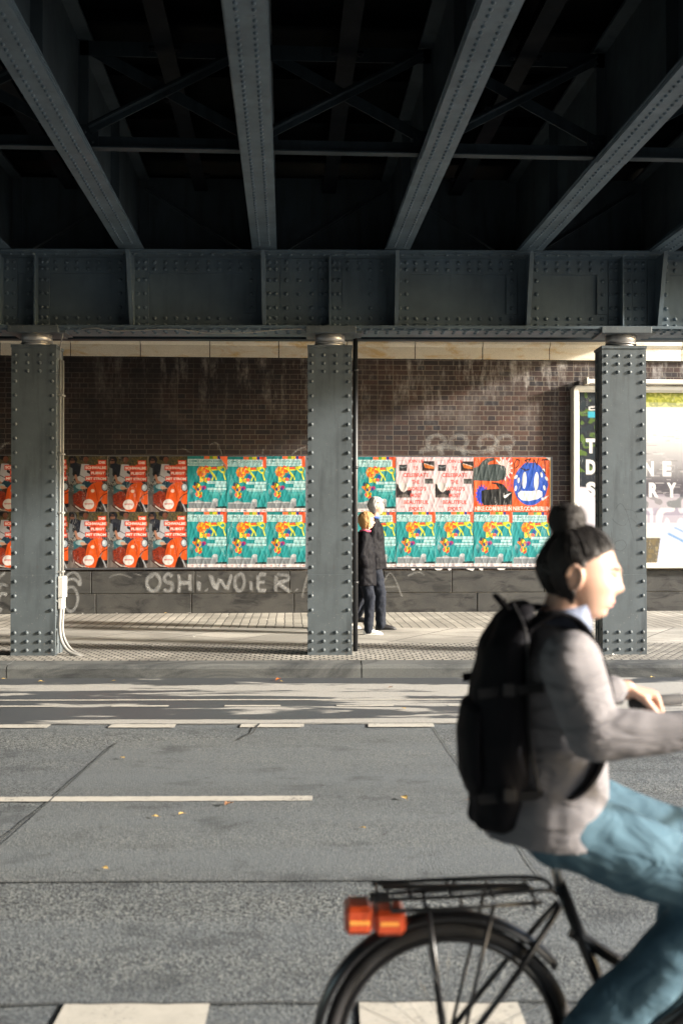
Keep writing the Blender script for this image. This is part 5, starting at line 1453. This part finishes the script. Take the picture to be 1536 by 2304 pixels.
hb = [(.56, -.26, 1.122), (.70, -.27, 1.130), (.84, -.235, 1.095), (.905, -.12, .995), (.905, 0, .975), (.905, .12, .995), (.84, .235, 1.095), (.70, .27, 1.130), (.56, .26, 1.122)]
g.tube(arc_pts(hb, 6), .011, 12); g.build('handlebar', M['chrome'], bike)
for s in (-1, 1):
    g = MB(); g.tube([(.535, s*.256, 1.120), (.58, s*.262, 1.123), (.68, s*.27, 1.130)], .0165, 14); g.build('grip', M['rubber'], bike)
g = MB()   # crank + pedals
ca = math.atan2(.04, -.165); pn = BB+Vector((math.cos(ca)*.17, -.075, math.sin(ca)*.17)); pf = BB+Vector((-math.cos(ca)*.17, .075, -math.sin(ca)*.17))
g.bar(BB+Vector((0,-.055,0)), pn+Vector((0,.02,0)), .012, .022, (0,-1,0)); g.bar(BB+Vector((0,.055,0)), pf+Vector((0,-.02,0)), .012, .022, (0,1,0)); g.tube([BB+Vector((0,-.05,0)), BB+Vector((0,-.044,0))], .085, 36); g.build('crank', M['chrome'], bike)
for p, s in ((pn, -1), (pf, 1)):
    g = MB(); g.cbox(p.x-.045, p.x+.045, min(p.y, p.y+s*.085), max(p.y, p.y+s*.085), p.z-.011, p.z+.011, .004); g.build('pedal', M['rubber'], bike)
g = MB(); cg = [(-.03, .285), (.0, .345), (.1, .355), (.30, .375), (.47, .385), (.53, .35), (.545, .28), (.50, .215), (.42, .205), (.1, .262), (.0, .262)]
g.prism(cg, 'y', -.056, -.064); g.build('chain_guard', M['bike_black'], bike)
g = MB(); g.tube([(.02, -.07, .10), (.03, -.08, .30)], .006, 6); 

# ------------------------------------------------------------------ cyclist
cyc = tag(empty('person', (BXo, DY, 0), SR*.6), 'cyclist with dark topknot, grey-lilac sweater and pale blue jeans, riding right in the foreground', 'person')
V3 = Vector
Mh = Matrix.Translation(V3((.322, 0, 1.492))) @ Euler((0, R(8), R(-14))).to_matrix().to_4x4() @ Matrix.Scale(.98, 4)
b = MB(); head_mb(b, Mh, 80, 64); ears(b, Mh)
b.limb([V3((.255, 0, 1.33)), V3((.282, 0, 1.39)), V3((.300, 0, 1.44))], [.062, .052, .052])
tors = [((.235, 0, .86), .155, .110), ((.245, 0, .95), .150, .105), ((.262, 0, 1.06), .130, .092), ((.268, 0, 1.18), .150, .100), ((.262, 0, 1.28), .165, .095), ((.262, 0, 1.345), .120, .07)]
b.loft([(c, (0, a, 0), (d, 0, 0)) for c, a, d in tors])
armN = [V3((.262, -.165, 1.305)), V3((.290, -.250, 1.140)), V3((.525, -.262, 1.158))]
armF = [V3((.262, .165, 1.305)), V3((.290, .250, 1.140)), V3((.525, .262, 1.158))]
legN = [V3((.25, -.085, .90)), V3((.668, -.115, .730)), V3((.345, -.115, .425))]
legF = [V3((.25, .085, .90)), V3((.672, .115, .775)), V3((.60, .115, .345))]
for A in (armN, armF): b.limb(A, [.048, .038, .027])
for s, A in ((-1, armN), (1, armF)): hand_mb(b, A[2]-V3((.005, 0, 0)), (.07, -s*.0, -.012), (0, 0, -1), (0, -s, 0), 62, .95, thumb_in=1.2)
for A in (legN, legF): b.limb(A, [.082, .056, .036])
for A in (legN, legF): b.limb([A[2], A[2]+V3((.09, 0, -.06))], [.036, .03])
remesh(b.build('body', M['skin_fair'], cyc), .0042, 1)
face_parts(cyc, Mh, M['hair_dark'])
def hairline(x): return -.60 if x < -.14 else (-.60+(x+.14)/.30*.92 if x < .16 else .32+(x-.16)*.52)
g = hair_cap(Mh, lambda d: d.z > hairline(d.x) and not ((d.x+.06)**2+(d.z+.06)**2 < .055 and d.z < .2), lambda d: .007+.004*max(0, -d.x), 2, 84, 70, wav=.003)
hr = g.build('hair', M['hair_dark'], cyc)
g = MB(); top = V3((-.045, 0, .112))
for i in range(230):
    r_ = random.Random(i); side = 1 if i % 2 else -1
    u = r_.uniform(.15, math.pi)*side; zt = 0
    for _ in range(12): zt = zt*.5+.5*(hairline(math.cos(u)*math.sqrt(max(.01, 1-zt*zt)))+.02)
    if 1.45 < abs(u) < 1.95: zt = max(zt, .22)
    d0 = V3((math.cos(u)*math.cos(math.asin(zt)), math.sin(u)*math.cos(math.asin(zt)), zt)); d1 = top.normalized()
    P = []
    for k in range(11):
        t_ = k/10; d = d0.lerp(d1, t_**.9).normalized(); p = head_r(d); off = .0045+.004*min(1, t_*5)+.0025*r_.random()+.012*max(0, t_-.8)*5*.5
        P.append(Mh @ (p+p.normalized()*(off+.002*math.sin(t_*6+i))))
    g.tube(P, [.0004, .0012, .0017]+[.0020]*7+[.0012], 5)
for i in range(26):
    r_ = random.Random(500+i); u = r_.uniform(2.3, math.pi)*r_.choice((-1, 1)); zt = r_.uniform(-.60, -.45)
    d0 = V3((math.cos(u)*.85, math.sin(u)*.85, zt)).normalized(); p = Mh @ (head_r(d0)*1.06); q = p+V3((-.012*r_.random()-.004, r_.uniform(-.01, .01), -.022*r_.random()-.01))
    g.tube([p, p.lerp(q, .5)+V3((-.004, 0, 0)), q], [.0009, .0007, .0003], 4)
g.build('hair_strands', M['hair_dark'], hr)
g = MB(); c0 = Mh @ V3((-.045, 0, .135)); g.ell(c0, (.046, .044, .042), (0, R(-15), 0), 28, 18); g.ell(Mh @ V3((-.042, 0, .108)), (.030, .030, .016), None, 20, 10)
for i in range(60):
    r_ = random.Random(900+i); a0 = r_.uniform(0, 6.28); tl = r_.uniform(-.9, .9); P = []
    for k in range(12):
        a = a0+k*.33; z = tl*.032+.010*math.sin(a*2+i); rr_ = math.sqrt(max(.0002, .046**2-z*z))*(1.0+.03*r_.random())
        P.append(c0+V3((rr_*math.cos(a), rr_*.95*math.sin(a), z)))
    g.tube(P, .0024, 5)
o = g.build('topknot', M['hair_dark'], hr)
g = MB()
g.loft([(c, (0, a, 0), (d, 0, 0)) for c, a, d in (((.244, 0, .855), .20, .165), ((.248, 0, .93), .188, .150), ((.262, 0, 1.04), .160, .125), ((.268, 0, 1.17), .175, .128), ((.260, 0, 1.28), .185, .112), ((.262, 0, 1.345), .135, .085), ((.272, 0, 1.375), .075, .068))])
for A in (armN, armF): g.limb([A[0]-V3((0, 0, .01)), A[1], A[1]+(A[2]-A[1])*.86], [.072, .060, .044])
sw = remesh(g.build('sweater', M['lilac'], cyc), .0075, 3); displace(sw, .020, .10)
for A in (armN, armF):
    p = A[1]+(A[2]-A[1])*.86; d = (A[2]-A[1]).normalized(); g = MB(); g.tube([p-d*.03, p+d*.015], [.040, .037], 20); g.build('cuff', M['lilac'], cyc)
g = MB(); g.loft([((.275, 0, 1.352), (0, .088, 0), (.082, 0, 0)), ((.280, 0, 1.385), (0, .076, 0), (.072, 0, .01)), ((.288, 0, 1.412), (0, .068, 0), (.066, 0, .012)), ((.287, 0, 1.405), (0, .060, 0), (.058, 0, .012))], 32)
g.build('collar', M['grey_trim'], cyc)
g = MB(); g.limb(legN, [.104, .082, .070]); g.limb(legF, [.104, .082, .070])
g.limb([legN[2], legN[2]+(legN[2]-legN[1]).normalized()*.03], [.072, .070]); g.limb([legF[2], legF[2]+V3((0, 0, -.03))], [.072, .070])
g.loft([(c, (0, a, 0), (d, 0, 0)) for c, a, d in (((.22, 0, .845), .13, .12), ((.232, 0, .90), .178, .142), ((.245, 0, .97), .165, .125))])
jn = remesh(g.build('jeans', M['denim'], cyc), .0075, 3); displace(jn, .016, .09)
for A, zs in ((legN, pn.z+.012), (legF, pf.z+.012)):
    s_ = MB(); a = A[2]; dx0 = -.0
    s_.loft([(V3((a.x+dx, a.y, zs+.008+h*.5)), (0, w, 0), (0, 0, h*.5)) for dx, w, h in ((-.075, .022, .06), (-.05, .036, .095), (.0, .040, .105), (.06, .044, .080), (.12, .047, .058), (.165, .038, .042), (.19, .018, .028))], 18)
    s_.loft([(V3((a.x+dx, a.y, zs+.008)), (0, w, 0), (0, 0, .009)) for dx, w in ((-.082, .022), (-.05, .040), (.06, .047), (.13, .050), (.18, .036), (.20, .016))], 18)
    so = s_.build('shoe', M['shoe_black'], cyc); m_ = so.modifiers.new('s', 'SUBSURF'); m_.levels = 1; m_.render_levels = 1
dull(M['black_cloth']); dull(M['pack'])
# backpack
bp = tag(empty('backpack', (BXo, DY, 0), SR*.6), 'long black backpack worn by the cyclist', 'backpack')
g = MB(); g.loft([((x, 0, z), (0, a, 0), (d, 0, .25*d)) for x, z, a, d in ((.150, .880, .10, .065), (.134, .900, .135, .082), (.130, .99, .150, .080), (.124, 1.10, .155, .080), (.124, 1.22, .150, .076), (.140, 1.33, .135, .064), (.162, 1.395, .10, .048), (.175, 1.42, .05, .03))], 32)
o = remesh(g.build('main_bag', M['pack'], bp), .008, 2); displace(o, .018, .08)
g = MB(); g.loft([((x, 0, z), (0, a, 0), (d, 0, 0)) for x, z, a, d in ((.065, .95, .08, .022), (.056, 1.0, .11, .032), (.052, 1.10, .115, .032), (.058, 1.17, .10, .026), (.070, 1.195, .05, .012))], 24)
o = remesh(g.build('front_pocket', M['pack'], bp), .008, 2)
for s in (-1, 1):
    g = MB(); P = arc_pts([(.17, s*.085, 1.36), (.235, s*.10, 1.402), (.295, s*.105, 1.385), (.338, s*.11, 1.315), (.366, s*.12, 1.20), (.350, s*.138, 1.08), (.29, s*.170, 1.0), (.20, s*.14, .95)], 6)
    vs = []; fs = []
    for i, p in enumerate(P):
        d = (P[min(i+1, len(P)-1)]-P[max(0, i-1)]).normalized(); w = V3((0, 1, 0)); w = (w-d*w.dot(d)).normalized(); n = d.cross(w)
        hw = .030 if i < 30 else .014
        for (a, c) in ((-1, -1), (1, -1), (1, 1), (-1, 1)): vs.append(p+w*(hw*a)+n*(.006*c))
    for i in range(len(P)-1):
        for j in range(4): fs.append((i*4+j, i*4+(j+1) % 4, i*4+4+(j+1) % 4, i*4+4+j))
    g.add(vs, fs, 0, True); g.build('strap', M['pack'], bp)
g = MB(); g.tube(arc_pts([(.15, -.03, 1.40), (.12, -.03, 1.435), (.12, .03, 1.435), (.15, .03, 1.40)]), .006, 8); g.build('grab_loop', M['pack'], bp)

g = MB()   # zips, webbing and compression straps
for s in (-1, 1):
    g.tube(arc_pts([(.20, s*.1515, .93), (.17, s*.158, 1.10), (.165, s*.152, 1.25), (.165, s*.128, 1.36), (.15, s*.05, 1.425)]), .0035, 6)
    for z in (.985, 1.235): g.bar((.20, s*.158, z), (.052, s*.125, z-.02), .003, .022, (0,0,1))
    g.cbox(.105, .135, s*.160-.006, s*.160+.006, .968, 1.0, .003); g.cbox(.105, .135, s*.156-.006, s*.156+.006, 1.215, 1.245, .003)
g.build('webbing_and_buckles', M['strap_grey'], bp)
# ------------------------------------------------------------------ leaves and litter
M['leaf_y'] = simple('yellow_leaf', (.52, .36, .12), .7, .3, 40); M['leaf_o'] = simple('orange_leaf', (.75, .16, .02), .6, .3, 40); M['leaf_b'] = simple('brown_leaf', (.20, .10, .05), .8, .3, 40); M['scrap'] = simple('paper_scrap', (.62, .60, .56), .8, .1)
def leaf_mesh(seed, mat, L_=.07):
    r_ = random.Random(seed); g = MB(); n = 9; P = []
    for i in range(n+1):
        t = i/n; w = .30*L_*math.sin(math.pi*min(1, t*1.02))**.8*(1+.25*((i % 2)*2-1)*.6); P.append((t*L_, w, .012*math.sin(t*3)+r_.uniform(0, .006)))
    vs = [(x, w, z) for x, w, z in P]+[(x, 0, z*.4+.002) for x, w, z in P]+[(x, -w, z*1.2) for x, w, z in P]
    k = n+1; fs = []
    for i in range(n): fs += [(i, k+i, k+i+1, i+1), (k+i, 2*k+i, 2*k+i+1, k+i+1)]
    g.add(vs, fs, 0, True); g.tube([(0, 0, .003), (-.02, .004, .004)], .001, 5)
    return g.mesh('fallen_leaf', mat)
LM = {k: leaf_mesh(i, M[k]) for i, k in enumerate(('leaf_y', 'leaf_o', 'leaf_b', 'scrap'))}
def leaf(px, py, kind, size, label, name='fallen_leaf', cat='leaf', z=None, grp='fallen leaves'):
    zz = 0.012 if py > 1500 else (.015 + PV - .012 if False else PV+.004)
    a = (px-768)/2300; b_ = -(py-1152)/2300
    f_ = math.cos(R(.4))-b_*math.sin(R(.4)); u = math.sin(R(.4))+b_*math.cos(R(.4)); y_ = R(3.11)
    X = a*math.cos(y_)+f_*math.sin(y_); Y = -a*math.sin(y_)+f_*math.cos(y_); kk = (zz-H)/u
    o = bpy.data.objects.new(name, LM[kind]); C.objects.link(o); o.location = (X*kk, Y*kk, zz); o.rotation_euler = (0, 0, (px*1.7+py) % 6.28); o.scale = (size*.8,)*3
    tag(o, label, cat, grp); return o
leaf(622, 1531, 'leaf_o', 1.3, 'bright orange leaf in the gutter near the middle column'); 
leaf(636, 1534, 'leaf_y', .7, 'small yellow leaf right beside the bright orange leaf')
leaf(251, 1533, 'leaf_y', .8, 'yellow leaf in the gutter right of the left column')
leaf(97, 1534, 'leaf_y', .9, 'tan leaf in the gutter below the left column'); leaf(12, 1528, 'leaf_y', .7, 'yellow leaf against the kerb at the left picture edge')
leaf(905, 1594, 'leaf_y', 1.0, 'yellow leaf beside a thin cycle lane dash left of the cyclist'); leaf(874, 1548, 'leaf_b', .9, 'brown leaf on the pale strip of the cycle lane'); leaf(1036, 1523, 'leaf_y', .7, 'yellow leaf at the kerb beside the backpack')
leaf(1362, 1528, 'leaf_y', 1.2, 'pale yellow leaf in the gutter below the right column'); leaf(1470, 1524, 'leaf_y', .9, 'tan leaf in the gutter near the right picture edge'); leaf(1330, 1540, 'leaf_b', 1.0, 'reddish brown leaf on the cycle lane below the right column')
leaf(915, 1800, 'leaf_y', 1.1, 'curled tan leaf past the end of the long white line'); leaf(520, 1808, 'leaf_b', 1.1, 'brown leaf on the long white line'); leaf(414, 1831, 'leaf_y', .7, 'small pale leaf below the long white line, right one of two'); leaf(357, 1839, 'leaf_y', .7, 'small pale leaf below the long white line, left one of two')
leaf(243, 1957, 'leaf_y', .7, 'lone pale leaf on the smooth asphalt near its lower edge'); leaf(271, 1705, 'leaf_y', .9, 'tan leaf near the top of the smooth asphalt patch'); leaf(810, 1863, 'leaf_y', .6, 'tiny pale leaf in mid road left of the backpack'); leaf(1050, 1801, 'leaf_b', .8, 'dark leaf at the foot of the right tar seam')
for i, (px, py, s, lab) in enumerate(((186, 1381, .8, 'pale litter scrap at the wall foot, first from the left'), (259, 1381, .9, 'pale litter scrap at the wall foot below the graffiti hook'), (422, 1380, 1.1, 'pale litter scrap at the wall foot below the graffiti letters'), (376, 1380, .9, 'yellowish litter scrap at the wall foot beside a paler one'), (510, 1388, 1.3, 'flattened litter scrap on the pavement left of the middle column'), (438, 1433, 1.1, 'pale litter scrap on the big slabs left of the middle column'), (345, 1456, 1.2, 'pale litter scrap on the mosaic paving'), (1385, 1474, 1.3, 'pale litter scrap at the foot of the right column'), (893, 1399, 1.0, 'pale litter scrap on the pavement right of the couple'), (1000, 1381, .8, 'pale litter scrap at the wall foot under the teal posters'), (604, 1395, .8, 'small litter scrap near the middle column, far side'), (556, 1388, .8, 'small litter scrap just right of the flattened one'))):
    leaf(px, py, 'leaf_y' if 'yellowish' in lab else 'scrap', s, lab, 'litter_scrap', 'litter', grp='litter on the pavement')
